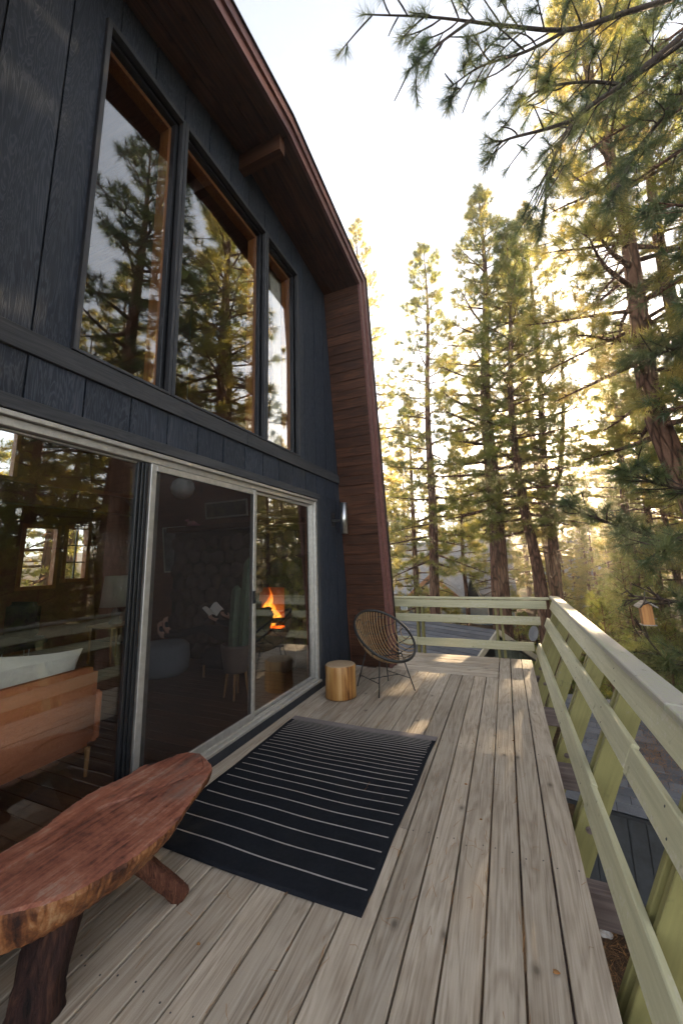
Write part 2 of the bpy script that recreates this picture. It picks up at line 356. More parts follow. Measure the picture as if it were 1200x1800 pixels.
def fire_mat():
    t = NT('flame')
    g = t.n('TexCoord'); sp = t.n('SeparateXYZ'); t.l(g.outputs['Generated'], sp.inputs[0])
    c = t.ramp(sp.outputs['Z'], [(0, (1, .30, .02)), (.4, (1, .42, .05)), (.75, (1, .2, .01)), (1, (.8, .06, .0))])
    em = t.n('Emission'); em.inputs['Strength'].default_value = .5; t.l(c, em.inputs['Color'])
    nz = t.noise(t.coords((9, 9, 3.5)), 1, 3, .6, 1.0); tr = t.n('BsdfTransparent'); mx = t.n('MixShader')
    t.l(t.math('MULTIPLY', t.ramp(nz, [(.36, (.15, .15, .15)), (.58, (1, 1, 1))]), t.ramp(sp.outputs['Z'], [(0, (.75, .75, .75)), (.5, (.7, .7, .7)), (1, (.15, .15, .15))])), mx.inputs[0])
    t.l(tr.outputs[0], mx.inputs[1]); t.l(em.outputs[0], mx.inputs[2]); t.l(mx.outputs[0], t.out.inputs[0]); return t.m
M['fire'] = fire_mat()
def ember():
    t = NT('embers'); nz = t.noise(t.coords(), 30, 4, .7)
    em = t.n('Emission'); em.inputs['Strength'].default_value = .8; t.l(t.ramp(nz, [(.4, (.02, .0, .0)), (.7, (1, .12, .01))]), em.inputs['Color']); t.l(em.outputs[0], t.out.inputs[0]); return t.m
M['ember'] = ember()

# ------------------------------------------------------------------ mesh helpers
class MB:
    def __init__(s): s.v = []; s.f = []
    def add(s, v, f):
        o = len(s.v); s.v += [tuple(p) for p in v]; s.f += [tuple(i+o for i in q) for q in f]; return s
    def box(s, a, b):
        (x0, y0, z0), (x1, y1, z1) = a, b
        return s.add([(x0, y0, z0), (x1, y0, z0), (x1, y1, z0), (x0, y1, z0), (x0, y0, z1), (x1, y0, z1), (x1, y1, z1), (x0, y1, z1)],
                     [(3, 2, 1, 0), (4, 5, 6, 7), (0, 1, 5, 4), (1, 2, 6, 5), (2, 3, 7, 6), (3, 0, 4, 7)])
    def bar(s, p, q, w, h, upv=(0, 0, 1)):
        p, q = Vector(p), Vector(q); d = (q-p).normalized(); sd = d.cross(Vector(upv)).normalized(); u = sd.cross(d)
        vs = [pt+sd*a*w/2+u*b*h/2 for pt in (p, q) for a, b in ((-1, -1), (1, -1), (1, 1), (-1, 1))]
        return s.add(vs, [(0, 1, 2, 3), (7, 6, 5, 4), (0, 4, 5, 1), (1, 5, 6, 2), (2, 6, 7, 3), (3, 7, 4, 0)])
    def tube(s, pts, rad, n=8, cap=True):
        pts = [Vector(p) for p in pts]; m = len(pts)
        if not hasattr(rad, '__len__'): rad = [rad]*m
        o = len(s.v); ref = Vector((.31, .95, .05)); prev = None
        for i, p in enumerate(pts):
            d = (pts[min(i+1, m-1)]-pts[max(i-1, 0)])
            if d.length < 1e-9: d = Vector((0, 0, 1))
            d.normalize()
            if prev is None:
                a = d.cross(ref)
                if a.length < .1: a = d.cross(Vector((1, 0, 0)))
            else: a = prev - d*prev.dot(d)
            a.normalize(); prev = a; b = d.cross(a)
            for k in range(n):
                t = 2*math.pi*k/n; s.v.append(tuple(p+(a*math.cos(t)+b*math.sin(t))*rad[i]))
        for i in range(m-1):
            for k in range(n):
                k2 = (k+1) % n
                s.f.append((o+i*n+k, o+i*n+k2, o+(i+1)*n+k2, o+(i+1)*n+k))
        if cap:
            s.f.append(tuple(o+k for k in range(n-1, -1, -1))); s.f.append(tuple(o+(m-1)*n+k for k in range(n)))
        return s
    def lathe(s, prof, c=(0, 0, 0), n=32, wob=None):
        o = len(s.v)
        for i, (r, z) in enumerate(prof):
            for k in range(n):
                t = 2*math.pi*k/n; q = r*(wob(t, i) if wob else 1)
                s.v.append((c[0]+q*math.cos(t), c[1]+q*math.sin(t), c[2]+z))
        for i in range(len(prof)-1):
            for k in range(n):
                k2 = (k+1) % n; s.f.append((o+i*n+k, o+i*n+k2, o+(i+1)*n+k2, o+(i+1)*n+k))
        return s
    def prism_yz(s, poly, x0, x1):
        n = len(poly); o = len(s.v)
        a = sum(poly[i][0]*poly[(i+1) % n][1]-poly[(i+1) % n][0]*poly[i][1] for i in range(n))
        if a < 0: poly = poly[::-1]
        s.v += [(x0, y, z) for y, z in poly]+[(x1, y, z) for y, z in poly]
        s.f.append(tuple(o+i for i in range(n-1, -1, -1))); s.f.append(tuple(o+n+i for i in range(n)))
        for i in range(n): j = (i+1) % n; s.f.append((o+i, o+j, o+n+j, o+n+i))
        return s
    def mesh(s, name, smooth=False):
        me = bpy.data.meshes.new(name); me.from_pydata(s.v, [], s.f); me.update()
        if smooth: me.polygons.foreach_set('use_smooth', [True]*len(me.polygons))
        return me

WL = {}
def link(name, data, mat=None, parent=None, loc=(0, 0, 0), rot=None):
    """loc is a world position; a part keeps its own place under its thing"""
    o = bpy.data.objects.new(name, data); COL.objects.link(o)
    if data is not None and mat is not None and len(data.materials) == 0: data.materials.append(mat)
    loc = Vector(loc); WL[o] = loc
    if parent is not None: o.parent = parent; o.location = loc-WL[parent]
    else: o.location = loc
    if rot is not None: o.rotation_euler = rot
    return o
def tag(o, label=None, cat=None, group=None, kind=None):
    if label: o['label'] = label
    if cat: o['category'] = cat
    if group: o['group'] = group
    if kind: o['kind'] = kind
    return o
def thing(name, loc, label, cat, group=None, kind=None):
    return tag(link(name, None, loc=loc), label, cat, group, kind)
def part(name, mb, mat, parent=None, smooth=False): return link(name, mb.mesh(name, smooth), mat, parent)
BOXES = {}
def chamfer(dx, dy, dz, c, mat):
    """box with broken edges, shared between alike pieces"""
    key = (round(dx, 4), round(dy, 4), round(dz, 4), c, mat.name)
    if key in BOXES: return BOXES[key]
    bm = bmesh.new(); bmesh.ops.create_cube(bm, size=1)
    for v in bm.verts: v.co = Vector((v.co.x*dx, v.co.y*dy, v.co.z*dz))
    if c: bmesh.ops.bevel(bm, geom=bm.edges[:], offset=c, segments=1, affect='EDGES')
    me = bpy.data.meshes.new('board'); bm.to_mesh(me); bm.free(); me.materials.append(mat)
    BOXES[key] = me; return me
def board(name, a, b, mat, parent, c=.003, rot=None):
    d = [abs(b[i]-a[i]) for i in range(3)]
    return link(name, chamfer(*d, c, mat), None, parent, [(a[i]+b[i])/2 for i in range(3)], rot)
def clip(poly, conv):
    """clip a (y,z) polygon to a convex counter-clockwise polygon"""
    for i in range(len(conv)):
        a, b = conv[i], conv[(i+1) % len(conv)]
        def side(p): return (b[0]-a[0])*(p[1]-a[1])-(b[1]-a[1])*(p[0]-a[0])
        out = []
        for j in range(len(poly)):
            p, q = poly[j], poly[(j+1) % len(poly)]; sp, sq = side(p), side(q)
            if sp >= 0: out.append(p)
            if sp*sq < 0: t = sp/(sp-sq); out.append((p[0]+(q[0]-p[0])*t, p[1]+(q[1]-p[1])*t))
        poly = out
        if len(poly) < 3: return []
    return poly
def cat_rom(pts, n):
    pts = [np.array(p, float) for p in pts]; P = [2*pts[0]-pts[1]]+pts+[2*pts[-1]-pts[-2]]; out = []
    for i in range(1, len(P)-2):
        for k in range(n):
            t = k/n; out.append(.5*((2*P[i])+(P[i+1]-P[i-1])*t+(2*P[i-1]-5*P[i]+4*P[i+1]-P[i+2])*t*t+(3*P[i]-P[i-1]-3*P[i+1]+P[i+2])*t**3))
    out.append(pts[-1]); return out

# ================================================================== THE SETTING
def gz(x, y):
    x = np.asarray(x, float); y = np.asarray(y, float)
    z = -2.75-.05*np.clip(y-6, 0, 14)+.0011*np.clip(y-45, 0, 200)**2*.6
    z = z+.10*np.sin(x*.7+1.3)*np.sin(y*.55)+.05*np.sin(x*1.9+y*1.3)+.25*np.sin(x*.09)*np.sin(y*.07+1)
    z = z+np.clip(np.abs(x)-30, 0, 400)*.05
    return z
def gzf(x, y): return float(gz(x, y))
def grid_sheet(name, xs, ys, zf, mat):
    X, Y = np.meshgrid(xs, ys); Z = zf(X, Y); nx, ny = len(xs), len(ys)
    v = np.stack([X.ravel(), Y.ravel(), Z.ravel()], 1)
    i = np.arange(nx*ny).reshape(ny, nx)
    f = np.stack([i[:-1, :-1].ravel(), i[:-1, 1:].ravel(), i[1:, 1:].ravel(), i[1:, :-1].ravel()], 1)
    me = bpy.data.meshes.new(name); me.from_pydata(v.tolist(), [], f.tolist()); me.polygons.foreach_set('use_smooth', [True]*len(f))
    return link(name, me, mat)
gx = np.concatenate([np.linspace(-200, -40, 14), np.linspace(-36, 40, 130), np.linspace(45, 200, 14)])
gy = np.concatenate([np.linspace(-120, -12, 8), np.linspace(-10, 60, 130), np.linspace(64, 150, 16)])
ground = tag(grid_sheet('ground', gx, gy, gz, M['ground']), 'brown forest floor of soil and fallen pine needles', kind='structure')
# dirt road curving past below the railing
rv, rf = [], []
rp = cat_rom([(-14, 30), (-4, 24), (1.2, 15.5), (3.2, 12.2), (8, 9.8), (18, 8.5), (40, 9)], 14)
for i, p in enumerate(rp):
    d = rp[min(i+1, len(rp)-1)]-rp[max(i-1, 0)]; d /= np.linalg.norm(d); n_ = np.array([-d[1], d[0]])
    for k in range(7):
        q = p+n_*(k/6-.5)*(3.0+.3*math.sin(i*.9))
        rv.append((q[0], q[1], gzf(*q)+.03+.05*math.sin(k/6*math.pi)))
for i in range(len(rp)-1):
    for k in range(6): rf.append((i*7+k, i*7+k+1, (i+1)*7+k+1, (i+1)*7+k))
tag(part('road', MB().add(rv, rf), M['road'], None, True), 'pale dirt road below the deck railing', kind='structure')

# ------------------------------------------------------------------ deck
deck = tag(link('deck', None, loc=(-1, 3.4, -.3)), 'raised deck of weathered grey brown boards', kind='structure')
PITCH = .1525; XR = .21
for k in range(17):
    x1 = XR-k*PITCH; x0 = x1-PITCH+.009
    if x0 < -2.33: x0 = -2.325
    yend = 6.80 if k < 3 else 5.715
    cuts = [-1.2]
    if k in (6, 9, 12, 15): cuts.append((2.52, 3.72, 3.72, 1.3)[(6, 9, 12, 15).index(k)])
    cuts.append(yend)
    for a, b in zip(cuts[:-1], cuts[1:]):
        dz = rnd.uniform(-.0035, .002)
        board('board', (x0+rnd.uniform(-.001, .0015), a+.002, -.038+dz), (x1+rnd.uniform(-.0015, .001), b-.002, dz), M['deck'], deck, .004, (rnd.uniform(-.0006, .0006), rnd.uniform(-.006, .006), rnd.uniform(-.0006, .0006)))
for k in range(7):
    y0 = 5.722+k*.1545
    board('board', (-1.95, y0, -.038+rnd.uniform(-.003, .002)), (XR-3*PITCH-.004, y0+.147, rnd.uniform(-.003, .002)), M['deck_x'], deck, .004, (rnd.uniform(-.006, .006), 0, 0))
for y in (.1, 1.3, 2.52, 3.72, 4.92, 6.1, 6.78):
    board('joist', (-2.3, y-.045, -.20), (.40 if y < 6.5 else .19, y+.045, -.045), M['joist'], deck, .006)
for x in (-2.2, -.9, .05):
    board('support_beam', (x-.05, -1.1, -.40), (x+.05, 6.7, -.205), M['joist'], deck, .006)
    for y in (.3, 3.3, 6.3): board('support_post', (x-.06, y-.06, -2.95), (x+.06, y+.06, -.405), M['joist'], deck, .006)
# nail heads, in pairs over every joist
nm = MB().lathe([(0.0, .0012), (.0035, .001), (.0042, 0)], n=8).mesh('nail'); nm.materials.append(M['metal_dark'])
for k in range(17):
    xc = XR-k*PITCH-PITCH/2
    for y in (1.3, 2.52, 3.72, 4.92):
        if -2.17 < xc < -.75 and 1.88 < y < 3.74: continue
        for s in (-1, 1): link('nail', nm, None, deck, (xc+s*.045+rnd.uniform(-.006, .006), y+rnd.uniform(-.02, .02), .0005))

# ------------------------------------------------------------------ cabin
cabin = thing('cabin', (-5.3, 2.9, 0), 'dark stained barn-roofed cabin with tall windows and sliding glass doors', 'cabin')
FX, BX = -1.70, -8.3
UND = [(.03, -.1), (5.782, -.1), (5.06, 5.95), (2.9, 6.22), (.74, 5.95)]
PROF = [(5.77, 0), (5.06, 5.95), (2.9, 6.22), (.74, 5.95), (.03, 0)]   # underside of the roof, far foot to near foot
def offs(d):
    out = []
    for i, p in enumerate(PROF):
        ns = []
        for a, b in ((i-1, i), (i, i+1)):
            if 0 <= a and b < len(PROF):
                t = Vector(PROF[b])-Vector(PROF[a]); t.normalize(); ns.append(Vector((t.y, -t.x)))
        n_ = sum(ns, Vector((0, 0))); n_.normalize(); out.append(Vector(p)+n_*d/n_.dot(ns[0]))
    return out
def seg_quad(i, d0, d1):
    a, b = offs(d0), offs(d1); return [tuple(a[i]), tuple(a[i+1]), tuple(b[i+1]), tuple(b[i])]
roof = link('roof', None, None, cabin, (-5, 2.9, 6))
mb = MB()
for i in range(4): mb.prism_yz(seg_quad(i, 0, .20), BX-.3, FX-.04)
part('roof_shell', mb, M['panel'], roof)
for i in range(4):
    part('barge_board', MB().prism_yz(seg_quad(i, -.022, .205), FX-.04, FX), M['fascia'], roof)
    part('barge_trim', MB().prism_yz(seg_quad(i, .095, .207), FX, FX+.028), M['fascia'], roof)
    part('drip_edge', MB().prism_yz(seg_quad(i, .208, .222), BX-.3, FX+.05), M['black'], roof)
# soffit: lapped planks across the steep foot, long planks along the upper slopes
t1 = (Vector(PROF[1])-Vector(PROF[0])); L1 = t1.length; t1.normalize(); n1 = Vector((t1.y, -t1.x)); ang1 = math.atan2(t1.y, t1.x)
npl = 39; pw = L1/npl
me = chamfer(.60, pw-.006, .016, .003, M['soffit'])
for k in range(npl):
    c = Vector(PROF[0])+t1*(k+.5)*pw-n1*.010
    link('soffit_plank', me, None, roof, (-2.343+.302, c.x, c.y), (ang1+rnd.uniform(-.012, .012), 0, 0))
for i in (1, 2):
    a, b = Vector(PROF[i]), Vector(PROF[i+1]); t = (b-a); L = t.length; t.normalize(); n_ = Vector((t.y, -t.x))
    for k in range(4):
        c = (a+b)/2-n_*.010
        link('soffit_plank', chamfer(.146, L-.01, .016, .003, M['soffit_y']), None, roof, (-2.336+.076+.15*k, c.x, c.y), (math.atan2(-t.y, -t.x), rnd.uniform(-.01, .01), 0))
part('ridge_beam', MB().prism_yz([(2.845, 6.0), (2.945, 6.0), (2.945, 6.195), (2.845, 6.195)], -8.2, FX-.10), M['beam'], cabin)

# front wall with its openings (pieces butted round the doors and the windows)
def wall_cells(ys, zs, holes, x0, x1):
    mb = MB()
    for a, b in zip(ys[:-1], ys[1:]):
        for c, d in zip(zs[:-1], zs[1:]):
            if any(a >= h[0]-1e-6 and b <= h[1]+1e-6 and c >= h[2]-1e-6 and d <= h[3]+1e-6 for h in holes): continue
            q = clip([(a, c), (b, c), (b, d), (a, d)], UND)
            if q: mb.prism_yz(q, x0, x1)
    return mb
DO = (.63, 4.64, .08, 2.435); WO = [(1.345, 2.035, 2.95, 5.60), (2.10, 3.345, 2.95, 5.60), (3.41, 4.12, 2.95, 5.60)]
WX = -2.343
part('wall', wall_cells([-.2, .63, 1.345, 2.035, 2.10, 3.345, 3.41, 4.12, 4.64, 6], [-.1, .08, 2.435, 2.95, 5.60, 6.4], [DO]+WO, WX-.16, WX-.020), M['black_wall'], cabin)
part('inner_wall', wall_cells([-.2, .63, 1.345, 2.035, 2.10, 3.345, 3.41, 4.12, 4.64, 6], [.1, 2.435, 2.95, 5.60, 6.4], [DO]+WO, WX-.185, WX-.163), M['panel'], cabin)
seams = [1.1-.323*k for k in range(4, 0, -1)]+[1.1+.323*k for k in range(15)]
rects = []
for a, b in zip(seams[:-1], seams[1:]):
    a2, b2 = a+.006, b-.006
    def up_piece(y0, y1, z0, z1):
        if y1-y0 > .02: rects.append((y0, y1, z0, z1))
    up_piece(a2, b2, 2.523, 2.788)                                  # the band between doors and windows
    for y0, y1 in ((-.2, 1.308), (4.165, 6)):                        # beside the windows
        up_piece(max(a2, y0), min(b2, y1), 2.928, 6.3)
    up_piece(max(a2, 1.308), min(b2, 4.165), 5.655, 6.3)              # over the windows
    up_piece(max(a2, 4.705), b2, -.1, 2.52)                           # beside the doors
    up_piece(a2, min(b2, .56), -.1, 2.52)
for y0, y1, z0, z1 in rects:
    q = clip([(y0, z0), (y1, z0), (y1, z1), (y0, z1)], UND)
    if not q: continue
    cyy = sum(p[0] for p in q)/len(q); czz = sum(p[1] for p in q)/len(q)
    me = MB().prism_yz([(p[0]-cyy, p[1]-czz) for p in q], -.019, 0).mesh('siding_board')
    link('siding_board', me, M['siding'], cabin, (WX+rnd.uniform(-.0015, .0015), cyy, czz))
def trimb(name, y0, y1, z0, z1, proud, mat='trim', back=.019):
    return board(name, (WX-back, y0, z0), (WX+proud, y1, z1), M[mat], cabin, .003)
trimb('belt_board', .15, 3.05, 2.79, 2.925, .022); trimb('belt_board', 3.053, 5.42, 2.79, 2.925, .024)
trimb('head_board', .56, 4.703, 2.44, 2.52, .026)
trimb('door_casing', 4.645, 4.703, -.01, 2.438, .02, 'trim_z')
board('kick_board', (WX-.05, .56, -.01), (WX+.012, 4.643, .079), M['kick'], cabin, .003)

for y in seams:
    for zz in (2.56, 2.755):
        if .5 < y < 5.2:
            for e in (-.03, .03): link('nail_head', nm, None, cabin, (WX+.0018, y+e+rnd.uniform(-.004, .004), zz+rnd.uniform(-.006, .006)), (0, R_(90), 0))
# upper windows
for wi, (y0, y1, z0, z1) in enumerate(WO):
    w = tag(link('window', None, None, cabin, (WX, (y0+y1)/2, z0)), ['tall narrow window over the first glass door', 'wide tall middle window over the sliding doors', 'tall narrow window with a cream curtain behind it'][wi])
    for (a, b, c, d, nm_) in ((y0-.035, y0, z0-.02, z1+.05, 'casing'), (y0, y1, z1, z1+.05, 'casing'), (y0, y1, z0-.022, z0, 'sill')):
        board(nm_, (WX-.06, a, c), (WX+.03, b, d), M['trim' if nm_ == 'sill' or b-a > .2 else 'trim_z'], w, .003)
    if wi == 2: board('casing', (WX-.06, y1, z0-.02), (WX+.03, y1+.042, z1+.05), M['trim_z'], w, .003)
    else: board('casing', (WX-.06, y1, z0-.02), (WX+.024, WO[wi+1][0]-.037, z1+.05), M['trim_z'], w, .003)
    for (a, b, c, d) in ((y0, y0+.035, z0, z1), (y1-.035, y1, z0, z1), (y0+.035, y1-.035, z1-.035, z1), (y0+.035, y1-.035, z0, z0+.03)):
        board('sash', (WX-.085, a, c), (WX-.035, b, d), M['black_frame'], w, .003)
    for (a, b, c, d) in ((y0+.012, y0+.042, z0+.03, z1-.03), (y1-.055, y1-.012, z0+.03, z1-.03), (y0+.042, y1-.055, z1-.075, z1-.03), (y0+.042, y1-.055, z0+.03, z0+.05)):
        board('inner_jamb', (WX-.20, a, c), (WX-.088, b, d), M['jamb'], w, .003)
    board('pane', (WX-.068, y0+.03, z0+.025), (WX-.062, y1-.03, z1-.03), M['glass'], w, 0)

# sliding doors
door = tag(link('sliding_door', None, None, cabin, (WX, 2.6, .1)), 'three-panel aluminium sliding glass door')
def dbox(name, x0, x1, y0, y1, z0, z1, mat='alum', p=None, c=.003): return board(name, (WX+x0, y0, z0), (WX+x1, y1, z1), M[mat], p or door, c)
dbox('head_track', -.09, .018, .64, 4.635, 2.405, 2.435); dbox('head_track', -.085, -.012, .64, 4.58, 2.355, 2.403)
dbox('sill_track', -.09, .035, .64, 4.64, .082, .110); dbox('sill_track', -.085, -.005, .64, 4.58, .1105, .132); dbox('sill_track', -.02, -.012, .64, 4.58, .1325, .142)
dbox('door_jamb', -.09, .006, 4.583, 4.637, .112, 2.403); dbox('door_jamb', -.09, .006, .642, .69, .112, 2.403)
dbox('door_jamb', -.07, -.03, 4.535, 4.58, .135, 2.353)
def leaf(label, x, y0, y1, st, pane, edge=None):
    l_ = tag(link('door_panel', None, None, door, (WX+x, (y0+y1)/2, .13)), label)
    for a, b, m_ in ((y0, y0+st, 'alum'), (y1-st, y1, 'alum')):
        dbox('stile', x-.014, x+.014, a, b, .136, 2.35, m_, l_)
    dbox('rail', x-.013, x+.013, y0+st, y1-st, .136, .136+st*1.2, 'alum', l_); dbox('rail', x-.013, x+.013, y0+st, y1-st, 2.35-st, 2.35, 'alum', l_)
    dbox('pane', x-.003, x+.003, y0+st, y1-st, .136+st*1.2, 2.35-st, pane, l_, 0)
    return l_
l1 = leaf('fixed glass panel mirroring the pines, sofa behind', -.062, .69, 1.93, .012, 'glass')
for a, b, x in ((1.865, 1.885, -.035), (1.892, 1.912, -.028), (1.918, 1.943, -.022)): dbox('gasket', x-.03, x, a, b, .136, 2.35, 'black_frame', l1)
l2 = leaf('dark insect screen panel', -.018, 1.952, 3.262, .05, 'screen')
dbox('inner_stile', -.06, -.034, 2.004, 2.06, .136, 2.35, 'alum_dark', l2)
dbox('latch', -.004, .018, 3.205, 3.232, 1.20, 1.32, 'black', l2); dbox('latch', .0, .03, 3.21, 3.226, 1.215, 1.24, 'black', l2)
l3 = leaf('glass panel mirroring the wicker chair, fire behind', -.055, 3.235, 4.534, .028, 'glass')

# inside of the cabin: floor, back wall with two windows, loft beam
fl = link('floor', None, None, cabin, (-5, 2.9, .05))
part('subfloor', MB().box((BX, .05, -.05), (WX-.09, 5.72, .078)), M['black_wall'], fl)
me = chamfer(2.9, .128, .02, .002, M['floor'])
for k in range(42):
    for j in range(2):
        link('floor_board', me, None, fl, (WX-.095-1.46-j*2.905, .12+k*.1315, .09+rnd.uniform(-.0005, .0005)))
BW = [(4.22, 4.78, 1.28, 2.40), (4.98, 5.40, 1.38, 2.42), (3.2, 3.9, 3.3, 4.5), (1.9, 2.7, 3.3, 4.5), (1.6, 2.4, 1.28, 2.4)]
ybk = sorted({-.2, 6}|{v for h in BW for v in h[:2]}); zbk = sorted({-.1, 6.4}|{v for h in BW for v in h[2:]})
part('back_wall', wall_cells(ybk, zbk, BW, BX-.12, BX), M['panel'], cabin)
for i, (y0, y1, z0, z1) in enumerate(BW):
    w = link('back_window', None, None, cabin, (BX, (y0+y1)/2, z0))
    for a, b, c, d in ((y0-.06, y0+.01, z0-.06, z1+.06), (y1-.01, y1+.06, z0-.06, z1+.06), (y0+.01, y1-.01, z1-.01, z1+.06), (y0+.01, y1-.01, z0-.06, z0+.01)):
        board('frame', (BX-.10, a, c), (BX+.03, b, d), M['jamb'], w, .003)
    if i == 1:
        board('muntin', (BX-.05, (y0+y1)/2-.012, z0+.01), (BX-.02, (y0+y1)/2+.012, z1-.01), M['black'], w, 0)
        for f in (.33, .66): board('muntin', (BX-.048, y0+.01, z0+(z1-z0)*f-.012), (BX-.022, y1-.01, z0+(z1-z0)*f+.012), M['black'], w, 0)
    board('pane', (BX-.07, y0+.01, z0+.01), (BX-.064, y1-.01, z1-.01), M['glass_far'], w, 0)
board('loft_beam', (-6.6, .4, 2.55), (-6.35, 5.35, 2.85), M['beam'], cabin, .01)
part('loft_floor', MB().box((BX+.01, .45, 2.86), (-6.36, 5.3, 2.92)), M['panel'], cabin)

# ------------------------------------------------------------------ railing
LEAN = math.atan(.42); cl, sn = math.cos(LEAN), math.sin(LEAN)
rail = thing('deck_railing', (.4, 3.5, 0), 'pale green railing leaning outwards along the open side of the deck', 'railing')
def rail_board(y0, y1, z, wdt=.14, th=.038, mat='rail', nm_='rail', dn=0, rz=0, rx=0):
    c = Vector((.235+.42*z, (y0+y1)/2, z))+Vector((cl, 0, -sn))*(.02+dn)
    return link(nm_, chamfer(th, y1-y0-.004, wdt, .005, M[mat]), None, rail, c, (rx, LEAN+rnd.uniform(-.01, .01), rz))
for z, cuts in ((.178, (-.9, 2.9, 5.05, 6.86)), (.556, (-.9, 2.55, 6.90)), (.808, (-.9, 3.4, 6.93))):
    for a, b in zip(cuts[:-1], cuts[1:]): rail_board(a, b, z+rnd.uniform(-.004, .004), rx=rnd.uniform(-.002, .002), rz=rnd.uniform(-.002, .002), dn=rnd.uniform(-.003, .003))
for a, b in ((-.9, 2.2), (2.2, 5.0), (5.0, 6.98)):
    link('cap_rail', chamfer(.142, b-a-.005, .040, .006, M['cap']), None, rail, (.645, (a+b)/2, .908+rnd.uniform(-.003, .003)), (rnd.uniform(-.0015, .0015), R_(7), 0))
# each post is a pair of boards with a slot between them
pl = 1.36
for y in (-.4, .9, 2.02, 3.12, 4.08, 5.05, 6.05, 6.78):
    ps = link('post', None, None, rail, (.3, y, -.3))
    for s in (-1, 1):
        zc = -.34+pl/2*cl
        c = Vector((.235+.42*zc, y+s*.041, zc))+Vector((cl, 0, -sn))*(.041+.07)
        link('post_board', chamfer(.14, .038, pl, .004, M['post']), None, ps, c, (0, LEAN, 0))
    bolt = MB().lathe([(0, .010), (.010, .009), (.012, .004), (.021, .003), (.022, 0)], n=12).mesh('bolt'); bolt.materials.append(M['joist'])
    c = Vector((.235+.42*-.06, y-.061, -.06))+Vector((cl, 0, -sn))*.11
    link('bolt', bolt, None, ps, c, (R_(90), 0, 0))
nh = MB().lathe([(0, .0015), (.005, .0012), (.0058, 0)], n=8).mesh('nail_head'); nh.materials.append(M['metal_dark'])
for y in (.9, 2.02, 3.12, 4.08, 5.05, 6.05):
    for z in (.178, .556, .808):
        for s in (-1, 1):
            zz = z+s*.035+rnd.uniform(-.008, .008); c = Vector((.235+.42*zz, y+s*.041+rnd.uniform(-.006, .006), zz))+Vector((cl, 0, -sn))*-.0005
            link('nail_head', nh, None, rail, c, (0, LEAN-R_(90), 0))
far = thing('deck_railing', (-.8, 6.9, 0), 'pale green railing across the far end of the deck behind the chair', 'railing')
LF = math.atan(.10)
for z, cuts in ((.186, (-2.0, -1.545, .275)), (.565, (-2.0, .40)), (.808, (-2.0, .515))):
    for a, b in zip(cuts[:-1], cuts[1:]):
        link('rail', chamfer(b-a-.004, .038, .128, .005, M['rail_x']), None, far, ((a+b)/2, 6.80+.1*z, z+rnd.uniform(-.002, .002)), (-LF, 0, rnd.uniform(-.002, .002)))
link('cap_rail', chamfer(2.56, .15, .036, .005, M['rail_x']), None, far, (-.72, 6.93, .896), (R_(-3), 0, 0))
for x in (-1.49, -.20):
    ps = link('post', None, None, far, (x, 6.9, -.3))
    for s in (-1, 1):
        link('post_board', chamfer(.038, .12, 1.22, .004, M['post']), None, ps, (x+s*.042, 6.88+.1*.27, .27), (-LF, 0, 0))

# ================================================================== THINGS ON THE DECK
# ------------------------------------------------------------------ rug
def rugz(x, y): return .010+.0022*math.sin(x*5.1+y*1.7)+.0016*math.sin(x*9.3-y*4.1+1)+.0016*math.sin(y*13)
def rx0(y): return -2.175+.012*math.sin(y*3)
def rx1(y): return -.765+.020*(y-1.88)+.004*math.sin(y*7)
def rug_strip(y0, y1, e0, e1, lift, ny, wob=0, nx=44, thick=0):
    v, f = [], []
    for j in range(ny+1):
        y = y0+(y1-y0)*j/ny
        for i in range(nx+1):
            x = rx0(y)+e0+(rx1(y)-e1-rx0(y)-e0)*i/nx
            yy = y+wob*(math.sin(x*6.3+y0*9)*.6+math.sin(x*14+y0*31)*.4)-.012*math.sin((x+2.1)*2.2)
            v.append((x, yy, rugz(x, yy)+lift))
    for j in range(ny):
        for i in range(nx): a = j*(nx+1)+i; f.append((a, a+1, a+nx+2, a+nx+1))
    if thick:
        o = len(v); edge = [i for i in range(nx+1)]+[(j+1)*(nx+1)-1 for j in range(1, ny+1)]+[ny*(nx+1)+i for i in range(nx-1, -1, -1)]+[j*(nx+1) for j in range(ny-1, 0, -1)]
        for e in edge: v.append((v[e][0], v[e][1], .001))
        for k in range(len(edge)): k2 = (k+1) % len(edge); f.append((edge[k], o+k, o+k2, edge[k2]))
    return MB().add(v, f)
rug = thing('rug', (-1.45, 2.8, 0), 'black flatwoven rug with thin beige stripes lying before the doors', 'rug')
part('rug_body', rug_strip(1.885, 3.74, 0, 0, 0, 70, 0, 44, 1), M['rug'], rug, True)
y = 2.02; sp = .134; k = 0
while y < 3.655:
    part('stripe', rug_strip(y-.0045, y+.0045, .035+.01*rnd.random(), .022+.01*rnd.random(), .0016, 1, .0014), M['stripe'], rug, True)
    y += sp; sp *= .932; k += 1
part('end_band', rug_strip(3.662, 3.745, -.001, -.001, .0022, 3), M['band'], rug, True)

